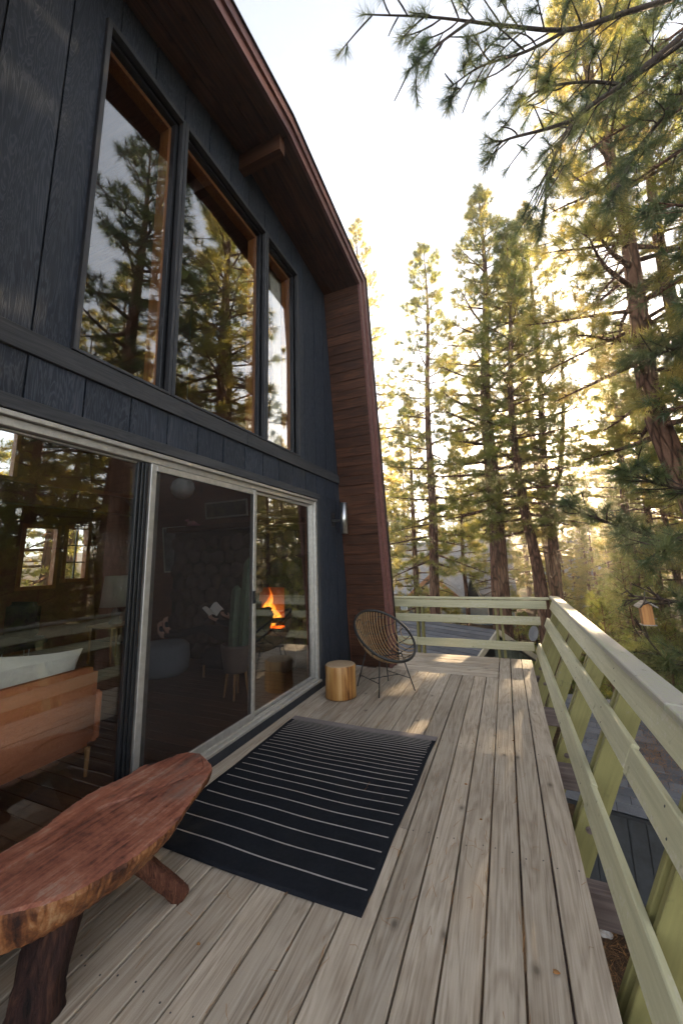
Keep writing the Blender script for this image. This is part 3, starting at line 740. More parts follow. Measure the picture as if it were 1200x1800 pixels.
# ------------------------------------------------------------------ live-edge bench
bench = thing('bench', (-1.75, 1.4, 0), 'rustic red live-edge slab bench on root legs beside the rug', 'bench')
rightE = cat_rom([(-1.90, 2.065), (-1.735, 1.985), (-1.68, 1.90), (-1.606, 1.71), (-1.536, 1.52), (-1.527, 1.40), (-1.537, 1.30), (-1.571, 1.175), (-1.61, 1.075), (-1.70, .985), (-1.95, .80)], 12)
leftE = cat_rom([(-1.90, 2.065), (-2.02, 2.04), (-2.075, 1.92), (-2.135, 1.84), (-2.125, 1.735), (-2.16, 1.57), (-2.14, 1.40), (-2.095, 1.265), (-2.10, 1.12), (-2.11, .95), (-1.95, .80)], 12)
crack = cat_rom([(-1.88, 2.05), (-1.76, 1.93), (-1.79, 1.80), (-1.86, 1.68), (-1.93, 1.57), (-1.98, 1.47), (-1.965, 1.34), (-1.954, 1.25), (-1.965, 1.1), (-1.96, .96), (-1.95, .815)], 12)
bv, bf, mi = [], [], []
F_ = [0, .022, .036, .25, .5, .75, .93, 1.0, 1.004, .965, .88, .79, 0]
Z_ = [.385, .405, .4205, .424, .422, .423, .422, .416, .400, .365, .315, .280, .265]
nr = len(F_)
for side, E_ in ((0, rightE), (1, leftE)):
    o = len(bv); n_ = len(E_)
    for i in range(n_):
        for j in range(nr):
            a, e = np.array(crack[i]), np.array(E_[i])
            f = F_[j]; p = a+(e-a)*f
            jag = (math.sin(i*1.3+side)*.35+math.sin(i*2.9+side*2)*.35+rnd.uniform(-.5, .5))
            if f > .9: p = p+(e-a)/max(.05, np.linalg.norm(e-a))*(.0045 if side == 0 else .009)*jag
            thk = 1 if j < 8 else np.interp(p[1], [.9, 1.4, 1.7, 2.0], [1.0, 1.0, .6, .45])
            dz_ = (.42-Z_[j])*(1 if p[1] < 1.42 else max(.12, 1-(p[1]-1.42)*5)) if j < 3 else 0
            z = (.42-dz_ if j < 3 else Z_[j] if j < 8 else .416-(.416-Z_[j])*thk)+(.0015*math.sin(p[1]*11+p[0]*17) if j < 7 else 0)+(rnd.uniform(-.003, .003) if 7 < j < nr-1 else 0)
            bv.append((p[0], p[1], z))
    for i in range(n_-1):
        for j in range(nr-1):
            q = (o+i*nr+j, o+(i+1)*nr+j, o+(i+1)*nr+j+1, o+i*nr+j+1)
            bf.append(q if side == 1 else q[::-1]); mi.append(1 if j >= 7 else (2 if j == 0 and E_[i][1] < 1.5 else 0))
me = MB().add(bv, bf).mesh('slab', True); me.materials.append(M['slab']); me.materials.append(M['slab_edge']); me.materials.append(M['soot'])
me.polygons.foreach_set('material_index', mi); me.polygons.foreach_set('use_smooth', [False for m_ in mi])
link('slab', me, None, bench)
def gnarled(path, rads, n=18, seed=0):
    q = random.Random(seed); pts = cat_rom(path, 6); rs = np.interp(np.linspace(0, 1, len(pts)), np.linspace(0, 1, len(rads)), rads)
    mb = MB().tube(pts, list(rs), n); ph = [q.uniform(0, 6) for _ in range(3)]
    out = []
    for i, p in enumerate(mb.v):
        k = i % n; ring = i//n; c = pts[min(ring, len(pts)-1)]; t = 2*math.pi*k/n
        s = 1+.10*math.sin(3*t+ph[0]+ring*.15)+.06*math.sin(7*t+ph[1])+q.uniform(-.04, .04)
        out.append(tuple(np.array(c)+(np.array(p)-np.array(c))*s))
    mb.v = out; return mb
part('leg', gnarled([(-1.80, 1.40, .36), (-1.74, 1.51, .23), (-1.66, 1.64, .06), (-1.632, 1.68, .0)], [.045, .044, .041, .043], 18, 1), M['leg_bark'], bench, True)
part('leg', gnarled([(-2.00, 1.76, .34), (-2.08, 1.80, .18), (-2.17, 1.84, .0)], [.05, .048, .045], 18, 2), M['leg_bark'], bench, True)
part('leg', gnarled([(-1.78, 1.20, .34), (-1.76, 1.16, .22), (-1.75, 1.12, .1), (-1.745, 1.10, .0)], [.10, .088, .078, .086], 22, 3), M['leg_dark'], bench, True)
part('leg', gnarled([(-1.95, .95, .34), (-2.02, .9, .15), (-2.08, .86, .0)], [.08, .07, .075], 18, 4), M['leg_dark'], bench, True)

# ------------------------------------------------------------------ stump table
st = thing('stump_table', (-1.965, 4.44, 0), 'peeled golden log stump used as a side table by the wicker chair', 'stump')
def swob(t, i): return 1+.018*math.sin(2*t+.6)+.012*math.sin(3*t+1)+.008*math.sin(7*t)+.005*math.sin(13*t)
part('log', MB().lathe([(0, .004), (.172, .004), (.181, .014), (.180, .12), (.178, .25), (.180, .352), (.174, .364)], (-1.965, 4.44, 0), 48, swob), M['stump'], st, True)
mt = MB().lathe([(.174, .364), (.171, .3665), (.09, .3675), (.0001, .368)], (0, 0, 0), 48, swob).mesh('top', True)
link('end_grain', mt, M['stump_top'], st, (-1.965, 4.44, 0))

# ------------------------------------------------------------------ wicker chair
chair = thing('wicker_chair', (-1.55, 4.86, 0), 'round rattan bucket chair with black rim on thin black legs', 'chair')
fdir = Vector((.81, -.586, 0)); sdir = Vector((fdir.y, -fdir.x, 0))*-1
CO = Vector((-1.55, 4.86, 0))
def cw(x, yv, z): return CO+sdir*x+fdir*yv+Vector((0, 0, z))
vb, va = Vector((-.33, .235)), .385       # (forward, up) from the rim's centre to its back; half width
cc = Vector((.05, .655)); nn = Vector((.235, .33)).normalized(); DEP = .285
def shell(u, v, k=1.0):
    h = -DEP*max(0, 1-u*u-v*v)**.85*k
    f = cc.x+vb.x*v*1.08+nn.x*h; z = cc.y+vb.y*v*1.08+nn.y*h
    return cw(u*va, f, z)
part('rim', MB().tube([shell(math.cos(t*math.pi/24), math.sin(t*math.pi/24)) for t in range(49)], .0165, 10, False), M['black'], chair, True)
for k in range(20):
    u = -.955+1.91*k/19; w = math.sqrt(1-u*u)
    pts = [shell(u*(1-.10*(1-(s/10)**2) if abs(u) > 0 else 0), w*s/10) for s in range(-10, 11)]
    part('cane', MB().tube(pts, .0062, 5), M['rattan'], chair, True)
for v in (-.75, -.45, -.12, .22, .52, .78):
    w = math.sqrt(1-v*v)
    part('cord', MB().tube([shell(w*s/9*.985, v+.05*math.cos(s*1.1), 1.02) for s in range(-9, 10)], .0065, 5), M['black'], chair, True)
feet = [(-1.519, 4.53), (-1.179, 4.902), (-1.911, 4.848), (-1.594, 5.163)]
for fx, fy in feet:
    p = Vector((fx, fy, 0)); top = CO+(p-CO)*.62+Vector((0, 0, .43))
    part('leg', MB().tube([p, top], .0075, 8), M['black'], chair, True)
ring = [CO+(Vector((*f, 0))-CO)*.62+Vector((0, 0, .425)) for f in (feet[0], feet[1], feet[3], feet[2], feet[0])]
part('seat_ring', MB().tube(ring, .007, 6), M['black'], chair, True)
low = [CO+(Vector((*f, 0))-CO)*.88+Vector((0, 0, .14)) for f in (feet[0], feet[2])]+[CO+(Vector((*f, 0))-CO)*.88+Vector((0, 0, .14)) for f in (feet[1], feet[3])]
part('stretcher', MB().tube(low[:2], .005, 6), M['black'], chair, True); part('stretcher', MB().tube(low[2:], .005, 6), M['black'], chair, True)
part('stretcher', MB().tube([(low[0]+low[1])/2, (low[2]+low[3])/2], .005, 6), M['black'], chair, True)

# ------------------------------------------------------------------ wall lamp
lamp = thing('wall_lamp', (-2.2, 5.15, 2.2), 'brushed steel cylinder wall lamp on the dark siding', 'lamp')
part('shade', MB().lathe([(.052, -.23), (.056, -.23), (.056, .23), (.052, .23), (.052, .19), (.0, .19)], (-2.155, 5.16, 2.21), 28), M['steel'], lamp, True)
part('bracket', MB().box((-2.343, 5.125, 2.16), (-2.205, 5.195, 2.20)), M['metal_dark'], lamp)
part('back_plate', MB().box((-2.343, 5.10, 2.10), (-2.326, 5.22, 2.30)), M['metal_dark'], lamp)

# small litter on the boards
for i, (x, y, r) in enumerate(((.02, 1.94, .011), (-.42, 3.1, .008), (-1.37, 1.52, .007), (-.30, 2.75, .006), (-.1, 3.9, .006))):
    mb = MB(); mb.lathe([(0, 0), (r, .002), (r*.9, .005), (r*.4, .008), (0, .009)], n=7, wob=lambda t, k: 1+.35*math.sin(t*2+k))
    o = part('wood_chip', mb, M['litter']); o.location = (x, y, .001)
    tag(o, ['curled tan wood chip lying near the deck edge at the very front', 'tiny wood chip on the board right of the rug', 'tiny orange chip in a board joint near the bench leg', 'tiny chip between boards beside the middle of the rug', 'tiny chip on the far sunlit boards'][i], 'wood chip', 'crumbs of wood on the deck')

# ================================================================== THINGS INSIDE THE CABIN
FZ = .101
sofa = thing('sofa', (-3.3, 1.3, FZ), 'rust orange sofa seen from behind through the glass', 'sofa')
def soft(name, a, b, mat, parent, r=.04, seg=3, puff=0):
    d = [b[i]-a[i] for i in range(3)]; c = [(a[i]+b[i])/2 for i in range(3)]
    bm = bmesh.new(); bmesh.ops.create_cube(bm, size=1)
    for v in bm.verts: v.co = Vector((v.co.x*d[0], v.co.y*d[1], v.co.z*d[2]))
    bmesh.ops.bevel(bm, geom=bm.edges[:], offset=min(r, min(d)*.45), segments=seg, affect='EDGES')
    me = bpy.data.meshes.new(name); bm.to_mesh(me); bm.free(); me.polygons.foreach_set('use_smooth', [True]*len(me.polygons))
    return link(name, me, mat, parent, c)
soft('backrest', (-3.10, .20, .30), (-2.95, 2.12, .85), M['sofa'], sofa)
soft('seat', (-3.75, .20, .27), (-3.11, 2.12, .47), M['sofa'], sofa)
soft('armrest', (-3.75, 2.125, .30), (-3.0, 2.19, .66), M['sofa'], sofa, .02)
for x, y in ((-2.98, 2.08), (-3.68, 2.08), (-2.98, .3), (-3.68, .3)):
    part('leg', MB().lathe([(.011, 0), (.013, .02), (.019, .19)], (x, y, FZ), 12), M['leg_wood'], sofa, True)
# pillow: a puffed square leaning on the back
pv, pf = [], []
for s in (1, -1):
    for j in range(13):
        for i in range(13):
            a, b = i/6-1, j/6-1; t = .075*(max(0, 1-a**4)*max(0, 1-b**4))**.6
            sc = 1-.05*(1-abs(a)**3)*abs(b)**6-.0
            pv.append((s*t, a*.30*(1-.06*(1-b*b)), b*.235*(1-.07*(1-a*a))))
for s in range(2):
    for j in range(12):
        for i in range(12):
            a = s*169+j*13+i; q = (a, a+1, a+14, a+13); pf.append(q if s == 0 else q[::-1])
pil = part('pillow', MB().add(pv, pf), M['pillow'], None, True); pil.location = (-3.185, 1.78, .775); pil.rotation_euler = (R_(-7), R_(8), R_(3))
tag(pil, 'pale linen pillow showing above the orange sofa back', 'pillow')

# cactus in a ribbed pot on a wooden stand
cac = thing('potted_cactus', (-3.0, 3.78, FZ), 'tall green column cactus in a ribbed pot on wooden legs', 'cactus')
CP = (-2.98, 3.78)
pr = [(.001, .27), (.12, .27), (.135, .28)]
for k in range(9): pr += [(.140+.004*k, .29+.030*k), (.150+.004*k, .305+.030*k)]
pr += [(.182, .575), (.165, .575), (.16, .53), (.001, .53)]
part('pot', MB().lathe(pr, (*CP, FZ), 32), M['pot'], cac, True)
for k in range(4):
    a = k*math.pi/2+.5
    part('leg', MB().tube([(CP[0]+.10*math.cos(a), CP[1]+.10*math.sin(a), FZ+.275), (CP[0]+.135*math.cos(a), CP[1]+.135*math.sin(a), FZ)], [.017, .010], 10), M['leg_wood'], cac, True)
def column(base, top, r):
    n = 40; v, f = [], []; base, top = Vector(base), Vector(top); H_ = 16
    for j in range(H_+1):
        t = j/H_; p = base.lerp(top, t); q = r*(1 if t < .88 else math.sqrt(max(.02, 1-((t-.88)/.12)**2)))*(.9+.1*math.sin(t*2.6))
        for k in range(n):
            a = 2*math.pi*k/n; g = 1-.16*(.5+.5*math.cos(8*a)); v.append((p.x+q*g*math.cos(a), p.y+q*g*math.sin(a), p.z))
    for j in range(H_):
        for k in range(n): k2 = (k+1) % n; f.append((j*n+k, j*n+k2, (j+1)*n+k2, (j+1)*n+k))
    f.append(tuple(H_*n+k for k in range(n))); return MB().add(v, f)
part('stem', column((CP[0]-.04, CP[1]-.03, .62), (CP[0]-.03, CP[1]+.02, 1.34), .062), M['cactus'], cac, True)
part('stem', column((CP[0]+.05, CP[1]+.05, .62), (CP[0]+.08, CP[1]+.10, 1.66), .066), M['cactus'], cac, True)
part('stem', column((CP[0]+.02, CP[1]-.08, .62), (CP[0]+.01, CP[1]-.09, .95), .045), M['cactus'], cac, True)

pf_ = part('pouf', MB().lathe([(.001, 0), (.30, 0), (.35, .05), (.365, .2), (.35, .36), (.30, .41), (.1, .425), (.001, .425)], (-4.62, 4.22, FZ), 32), M['pouf'], None, True)
tag(pf_, 'round grey blue pouf under the bare feet behind the screen', 'pouf')

# reader lying back in a low chair
lc = thing('lounge_chair', (-3.7, 4.5, FZ), 'low charcoal lounge chair holding the reader behind the screen', 'chair')
soft('seat', (-3.95, 4.2, .22), (-3.30, 4.85, .46), M['dark_fabric'], lc, .06)
o = soft('backrest', (-3.40, 4.2, .30), (-3.22, 4.85, .98), M['dark_fabric'], lc, .06); o.rotation_euler = (0, R_(20), 0)
for x in (-3.9, -3.35):
    for y in (4.26, 4.79): part('leg', MB().tube([(x, y, .25), (x, y, FZ)], [.02, .014], 8), M['leg_wood'], lc, True)
def skin_body(name, joints, edges, root, mat, sub=2, parent=None):
    me = bpy.data.meshes.new(name); me.from_pydata([j[0] for j in joints], edges, []); o = link(name, me, mat, parent)
    m1 = o.modifiers.new('skin', 'SKIN'); m1.use_smooth_shade = True
    if not me.skin_vertices: me.attributes  # layer appears with the modifier
    bpy.context.view_layer.objects.active = o
    if not me.skin_vertices: bpy.ops.mesh.customdata_skin_add()
    for i, j in enumerate(joints):
        sv = me.skin_vertices[0].data[i]; sv.radius = j[1] if hasattr(j[1], '__len__') else (j[1], j[1]); sv.use_root = (i == root)
    m2 = o.modifiers.new('sub', 'SUBSURF'); m2.levels = sub; m2.render_levels = sub
    return o
J = [((-3.50, 4.52, .55), (.15, .12)),   # 0 pelvis
     ((-3.40, 4.52, .76), (.14, .12)), ((-3.31, 4.52, .98), (.16, .11)), ((-3.27, 4.52, 1.10), .05), ((-3.27, 4.52, 1.17), (.075, .085)), ((-3.28, 4.52, 1.29), (.07, .08)),
     ((-3.62, 4.43, .57), .09), ((-4.05, 4.40, .70), .062), ((-4.45, 4.36, .60), .045), ((-4.72, 4.33, .58), .033),      # 6-9 near leg
     ((-4.79, 4.33, .60), .038), ((-4.81, 4.32, .72), (.030, .022)),
     ((-3.62, 4.61, .57), .09), ((-4.05, 4.60, .66), .062), ((-4.45, 4.50, .62), .045), ((-4.74, 4.44, .62), .033),
     ((-4.81, 4.44, .645), .038), ((-4.83, 4.44, .765), (.030, .022)),
     ((-3.35, 4.35, 1.0), .06), ((-3.45, 4.27, .80), .045), ((-3.72, 4.36, .80), .034), ((-3.80, 4.38, .82), .026),        # 18-21 near arm
     ((-3.35, 4.70, 1.0), .06), ((-3.45, 4.78, .80), .045), ((-3.72, 4.68, .80), .034), ((-3.80, 4.64, .82), .026)]
Ed = [(0, 1), (1, 2), (2, 3), (3, 4), (4, 5), (0, 6), (6, 7), (7, 8), (8, 9), (9, 10), (10, 11), (0, 12), (12, 13), (13, 14), (14, 15), (15, 16), (16, 17), (2, 18), (18, 19), (19, 20), (20, 21), (2, 22), (22, 23), (23, 24), (24, 25)]
per = skin_body('person', J, Ed, 0, M['cloth'])
tag(per, 'person in dark clothes lying back reading with bare feet up', 'person')
def foot(px, py, pz):
    jj = [((px+.10, py, pz-.045), .036), ((px, py, pz-.03), .044), ((px-.02, py, pz+.04), (.042, .03)), ((px-.03, py, pz+.11), (.045, .022)), ]
    ed = [(0, 1), (1, 2), (2, 3)]
    for k in range(5): jj.append(((px-.035+.012*(k == 0), py+(.036-.018*k), pz+.165-.009*k), .0115 if k else .015)); ed.append((3, 4+k))
    return jj, ed
for px, py, pz in ((-4.80, 4.325, .62), (-4.82, 4.44, .665)):
    jj, ed = foot(px, py, pz); skin_body('bare_foot', jj, ed, 1, M['skin'], 2, per)
def hand(px, py, pz, s):
    jj = [((px+.07, py, pz-.01), .026), ((px, py, pz), (.030, .018)), ((px-.05, py, pz+.015), (.036, .014))]; ed = [(0, 1), (1, 2)]
    for k, ln in enumerate((.062, .072, .068, .052)):
        b = len(jj); yy = py+s*(.027-.018*k)
        jj += [((px-.075, yy, pz+.022), .009), ((px-.075-ln*.5, yy, pz+.045), .0085), ((px-.072-ln*.65, yy, pz+.075), .0075)]; ed += [(2, b), (b, b+1), (b+1, b+2)]
    b = len(jj); jj += [((px-.02, py+s*.04, pz+.03), .011), ((px-.05, py+s*.05, pz+.055), .009)]; ed += [(1, b), (b, b+1)]
    return jj, ed
for py, s in ((4.38, -1), (4.64, 1)):
    jj, ed = hand(-3.83, py, .825, s); skin_body('hand', jj, ed, 1, M['skin'], 1, per)
head = MB(); 
for (cx, cyh, cz, r, sx, sy, sz) in ((-3.285, 4.52, 1.245, .10, .95, .80, 1.15),):
    v, f = [], []
    for j in range(13):
        ph = math.pi*j/12
        for k in range(20):
            t = 2*math.pi*k/20; x, y, z = math.sin(ph)*math.cos(t), math.sin(ph)*math.sin(t), math.cos(ph)
            nose = .22*math.exp(-((y/.16)**2+((z+.12)/.2)**2)) if x < -.5 else 0
            v.append((cx+r*sx*(x-nose)*(1-.12*max(0, -z)), cyh+r*sy*y*(1-.2*max(0, -z)), cz+r*sz*z))
    for j in range(12):
        for k in range(20): k2 = (k+1) % 20; f.append((j*20+k, (j+1)*20+k, (j+1)*20+k2, j*20+k2))
    head.add(v, f)
part('head', head, M['skin'], per, True)
part('hair', MB().lathe([(.001, .13), (.06, .118), (.095, .075), (.105, .02), (.10, -.05), (.07, -.07)], (-3.262, 4.52, 1.255), 20, lambda t, i: 1 if math.cos(t) > -.3 else .86), M['soot'], per, True)
bk = thing('book', (-3.93, 4.51, .9), 'open book with pale pages held by the reader', 'book')
for s in (-1, 1):
    mb = MB(); n_ = 8
    for layer, off in ((0, 0), (1, .008)):
        for i in range(n_+1):
            a = i/n_
            for h in (0, 1): mb.v.append((-3.93-.13*h+off*.5, 4.51+s*(.005+.145*a), .86+.10*h+.04*math.sin(a*math.pi*.8)+.05*a*(s > 0)-off))
    m_ = (n_+1)*2
    for i in range(n_):
        a = i*2; mb.f += [(a, a+1, a+3, a+2), (m_+a, m_+a+2, m_+a+3, m_+a+1), (a, a+2, m_+a+2, m_+a), (a+1, m_+a+1, m_+a+3, a+3)]
    mb.f += [(n_*2, n_*2+1, m_+n_*2+1, m_+n_*2)]
    part('page_block', mb, M['paper'], bk)

# stone fireplace against the far side
fp = thing('fireplace', (-4.2, 5.2, FZ), 'rounded stone fireplace with raised hearth behind the doors', 'fireplace')
FO = (-3.86, -3.10, .62, 1.22)
mb = MB()
for a, b, c, d in ((-5.35, FO[0], FZ, 2.15), (FO[1], -2.72, FZ, 2.15), (FO[0], FO[1], FZ, FO[2]), (FO[0], FO[1], FO[3], 2.15)): mb.box((a, 5.02, c), (b, 5.30, d))
part('core', mb, M['soot'], fp); part('firebox', MB().box((FO[0], 5.31, FO[2]-.02), (FO[1], 5.36, FO[3]+.02)), M['brick'], fp)
board('hearth', (-4.1, 4.72, FZ), (-2.9, 5.019, .58), M['stone'], fp, .02)
def blob(r, seed):
    q = random.Random(seed); bm = bmesh.new(); bmesh.ops.create_icosphere(bm, subdivisions=2, radius=1)
    for v in bm.verts:
        n3 = 1+.13*math.sin(v.co.x*3+seed)+.1*math.sin(v.co.z*4+seed*2)+q.uniform(-.03, .03); v.co = Vector((v.co.x*r*n3, v.co.y*r*.4, v.co.z*r*.85*n3))
    me = bpy.data.meshes.new('stone'); bm.to_mesh(me); bm.free(); me.polygons.foreach_set('use_smooth', [True]*len(me.polygons)); me.materials.append(M['stone']); return me
stones = [blob(.15, s) for s in range(6)]
zz = .22; row = 0
while zz < 2.15:
    xx = -5.26+(row % 2)*.12
    while xx < -2.75:
        if not (FO[0]-.06 < xx < FO[1]+.06 and FO[2]-.05 < zz < FO[3]+.08) and not (zz < .62 and -4.15 < xx < -2.88):
            o = link('stone', rnd.choice(stones), None, fp, (xx+rnd.uniform(-.03, .03), 5.02, zz+rnd.uniform(-.03, .03)), (0, rnd.uniform(0, 6), 0)); s = rnd.uniform(.78, 1.12); o.scale = (s, 1, s)
        xx += .255
    zz += .215; row += 1
board('mantel', (-5.40, 4.86, 2.16), (-2.70, 5.25, 2.24), M['beam'], fp, .01)
for i in range(4):
    part('log', MB().tube([(-3.75+.05*i, 5.08+.05*(i % 3), .66+.05*(i % 2)), (-3.22+.03*i, 5.16-.04*(i % 2), .68+.05*(i % 2))], .038, 9), M['soot'], fp, True)
part('ember_bed', MB().box((-3.78, 5.04, .621), (-3.18, 5.28, .645)), M['ember'], fp)
def flame(x, y, z, h, r, seed):
    v, f = [], []; n, m_ = 10, 12
    for j in range(m_+1):
        t = j/m_; q = r*(math.sin(math.pi*min(1, t*.85+.16))**.9)*(1-t)**.55+.001
        for k in range(n):
            a = 2*math.pi*k/n; v.append((x+q*math.cos(a)+.05*t*math.sin(t*7+seed), y+q*.6*math.sin(a)+.02*t*math.cos(t*5+seed), z+h*t))
    for j in range(m_):
        for k in range(n): k2 = (k+1) % n; f.append((j*n+k, j*n+k2, (j+1)*n+k2, (j+1)*n+k))
    return MB().add(v, f)
fire = thing('fire', (-3.47, 5.14, .65), 'orange flames burning in the stone fireplace', 'fire')
for i, (x, h, r) in enumerate(((-3.62, .34, .07), (-3.50, .50, .085), (-3.40, .40, .08), (-3.29, .30, .065), (-3.54, .24, .10), (-3.45, .60, .05), (-3.36, .22, .09))):
    part('flame', flame(x, 5.13+.02*(i % 2), .645, h, r, i*1.9), M['fire'], fire, True)
ad = part('yellow_disc', MB().lathe([(.001, .02), (.09, .015), (.105, .004), (.10, 0), (.001, .004)], (0, 0, 0), 28), M['amber'], None, True)  # round yellow shape by the fire, kind unknown
ad.location = (-3.43, 4.93, .80); ad.rotation_euler = (R_(78), 0, R_(35))
tag(ad, 'round amber yellow disc standing beside the flames', 'plate')
bd = thing('bird_figurine', (-4.95, 4.98, 2.24), 'small pink bird figurine on the mantel of the stone fireplace', 'figurine')
part('body', MB().tube([(-5.03, 4.98, 2.27), (-4.98, 4.98, 2.30), (-4.90, 4.98, 2.30), (-4.80, 4.98, 2.27), (-4.74, 4.98, 2.26)], [.012, .04, .045, .022, .004], 12), M['pink'], bd, True)
part('head', MB().tube([(-5.0, 4.98, 2.31), (-5.03, 4.98, 2.36), (-5.06, 4.98, 2.365), (-5.10, 4.98, 2.355)], [.022, .026, .018, .002], 12), M['pink'], bd, True)
def slope_y(z): return 5.77-.71*z/5.95
def framed(name, x0, x1, z0, z1, mat, label):
    t = thing(name, ((x0+x1)/2, slope_y(z0)-.05, z0), label, 'picture')
    def p(x, z, d): return (x, slope_y(z)-.03-d, z)
    def slabq(x0, x1, z0, z1, d0, d1): return MB().add([p(x0, z0, d0), p(x1, z0, d0), p(x1, z1, d0), p(x0, z1, d0), p(x0, z0, d1), p(x1, z0, d1), p(x1, z1, d1), p(x0, z1, d1)], [(0, 1, 2, 3), (7, 6, 5, 4), (0, 4, 5, 1), (1, 5, 6, 2), (2, 6, 7, 3), (3, 7, 4, 0)])
    part('print', slabq(x0+.03, x1-.03, z0+.03, z1-.03, 0, .014), M[mat], t)
    for a, b, c, d in ((x0, x0+.03, z0, z1), (x1-.03, x1, z0, z1), (x0+.03, x1-.03, z0, z0+.03), (x0+.03, x1-.03, z1-.03, z1)): part('frame', slabq(a, b, c, d, 0, .025), M['shade'], t)
framed('framed_print', -6.15, -5.56, 1.46, 2.33, 'picture', 'framed grey print on the sloping wall left of the stone fireplace')
framed('framed_painting', -5.05, -4.1, 2.42, 2.72, 'canvas', 'long dark landscape painting above the stone fireplace')
pd = thing('pendant_lamp', (-4.4, 4.23, 2.75), 'round glass globe pendant lamp hanging behind the screen', 'lamp')
part('globe', MB().lathe([(.05, .165), (.10, .14), (.15, .09), (.175, 0), (.15, -.09), (.10, -.14), (.04, -.17), (.001, -.175)], (-4.4, 4.23, 2.745), 28, lambda t, i: 1+.02*math.cos(14*t)), M['globe'], pd, True)
part('collar', MB().lathe([(.02, .24), (.07, .225), (.075, .17), (.05, .165)], (-4.4, 4.23, 2.745), 20), M['metal_dark'], pd, True)
part('chain', MB().tube([(-4.4, 4.23, 2.98), (-4.4, 4.23, 6.0)], .008, 6), M['metal_dark'], pd)
fl_ = thing('table_lamp', (-6.0, 4.48, .7), 'table lamp with a pale drum shade deep in the room', 'lamp')
part('shade', MB().lathe([(.20, .24), (.24, -.25), (.235, -.25), (.195, .24)], (-6.0, 4.48, 1.21), 28), M['shade'], fl_, True)
part('base', MB().lathe([(.09, 0), (.1, .03), (.05, .08), (.07, .18), (.02, .26), (.012, .5)], (-6.0, 4.48, .682), 20), M['pot'], fl_, True)
tb = thing('side_table', (-6.0, 4.48, FZ), 'dark side table under the drum-shade lamp', 'table')
board('table_top', (-6.3, 4.2, .65), (-5.7, 4.76, .68), M['leg_wood'], tb, .005)
for x in (-6.25, -5.75):
    for y in (4.25, 4.71): part('leg', MB().tube([(x, y, .65), (x, y, FZ)], .016, 8), M['leg_wood'], tb, True)
ac = thing('armchair', (-5.5, 2.5, FZ), 'charcoal armchair on wire hairpin legs deep in the room', 'armchair')
soft('backrest', (-5.6, 2.72, .80), (-5.1, 2.88, 1.22), M['dark_fabric'], ac, .05); soft('seat', (-5.8, 2.1, .70), (-5.1, 2.98, .82), M['dark_fabric'], ac, .04)
for x in (-5.72, -5.2):
    for y in (2.2, 2.8): part('leg', MB().tube([(x-.05, y, .71), (x, y, FZ+.01), (x+.05, y, .71)], .006, 6), M['steel'], ac, True)
# cream curtain behind the third upper window
cv, cf = [], []
for j in range(25):
    for i in range(40):
        t = i/39; z = 2.98+2.6*j/24; w = .30-.13*math.sin(j/24*math.pi)*(1-t)
        cv.append((WX-.25+.022*math.sin(i*1.25+.4*math.sin(j*.2)), 4.13-.02-w*(1-t), z))
for j in range(24):
    for i in range(39): a = j*40+i; cf.append((a, a+1, a+41, a+40))
cu = part('curtain', MB().add(cv, cf), M['curtain'], None, True); m_ = cu.modifiers.new('thick', 'SOLIDIFY'); m_.thickness = .004
tag(cu, 'cream curtain hanging behind the narrow upper window by the roof', 'curtain')

# ================================================================== NEIGHBOURING BUILDINGS
def frame_box(name, o, ux, uy, a, b, mat, parent, c=0):
    """box given in a turned local frame at o: x along ux, y along uy"""
    mb = MB().box(a, b); o = Vector(o); ux, uy = Vector((*ux, 0)), Vector((*uy, 0))
    mb.v = [tuple(o+ux*p[0]+uy*p[1]+Vector((0, 0, p[2]))) for p in mb.v]
    return part(name, mb, mat, parent)
def turned(mb, o, ux, uy):
    o = Vector(o); ux, uy = Vector((*ux, 0)), Vector((*uy, 0))
    mb.v = [tuple(o+ux*p[0]+uy*p[1]+Vector((0, 0, p[2]))) for p in mb.v]; return mb
# low neighbour house: ridge running away to the left, gable end towards the deck
nb = thing('neighbour_house', (-2.2, 12.5, -3.6), 'low house with grey shingle roof and cream gable beyond the far railing', 'house')
o_ = (-.668, 11.5, -.377); dn = Vector((-.866, .5, 0)); dn.normalize(); pn = Vector((-dn.y, dn.x, 0))*-1   # dn along the ridge, pn across
if pn.y > 0: pn = -pn
ux, uy = (dn.x, dn.y), (pn.x, pn.y)      # local x along ridge, local y towards the deck
SLp = .52
nr_ = 18; cw_ = 2.4/nr_
for side in (1, -1):
    rp_ = link('roof_slope', None, None, nb, (-2, 15, -1))
    for k in range(nr_):
        y0, y1 = k*cw_, (k+1)*cw_+.02
        mb = MB(); z0, z1 = -y0*SLp, -y1*SLp
        vs_ = [(-.32, side*y0, z0+.004), (6.5, side*y0, z0+.004), (6.5, side*y1, z1+.022), (-.32, side*y1, z1+.022), (-.32, side*y0, z0-.012), (6.5, side*y0, z0-.012), (6.5, side*y1, z1), (-.32, side*y1, z1)]
        mb.add(vs_, [(0, 1, 2, 3), (7, 6, 5, 4), (0, 4, 5, 1), (1, 5, 6, 2), (2, 6, 7, 3), (3, 7, 4, 0)])
        part('shingle_course', turned(mb, o_, ux, uy), M['shingle'], rp_)
gw = MB()
n_ = 14
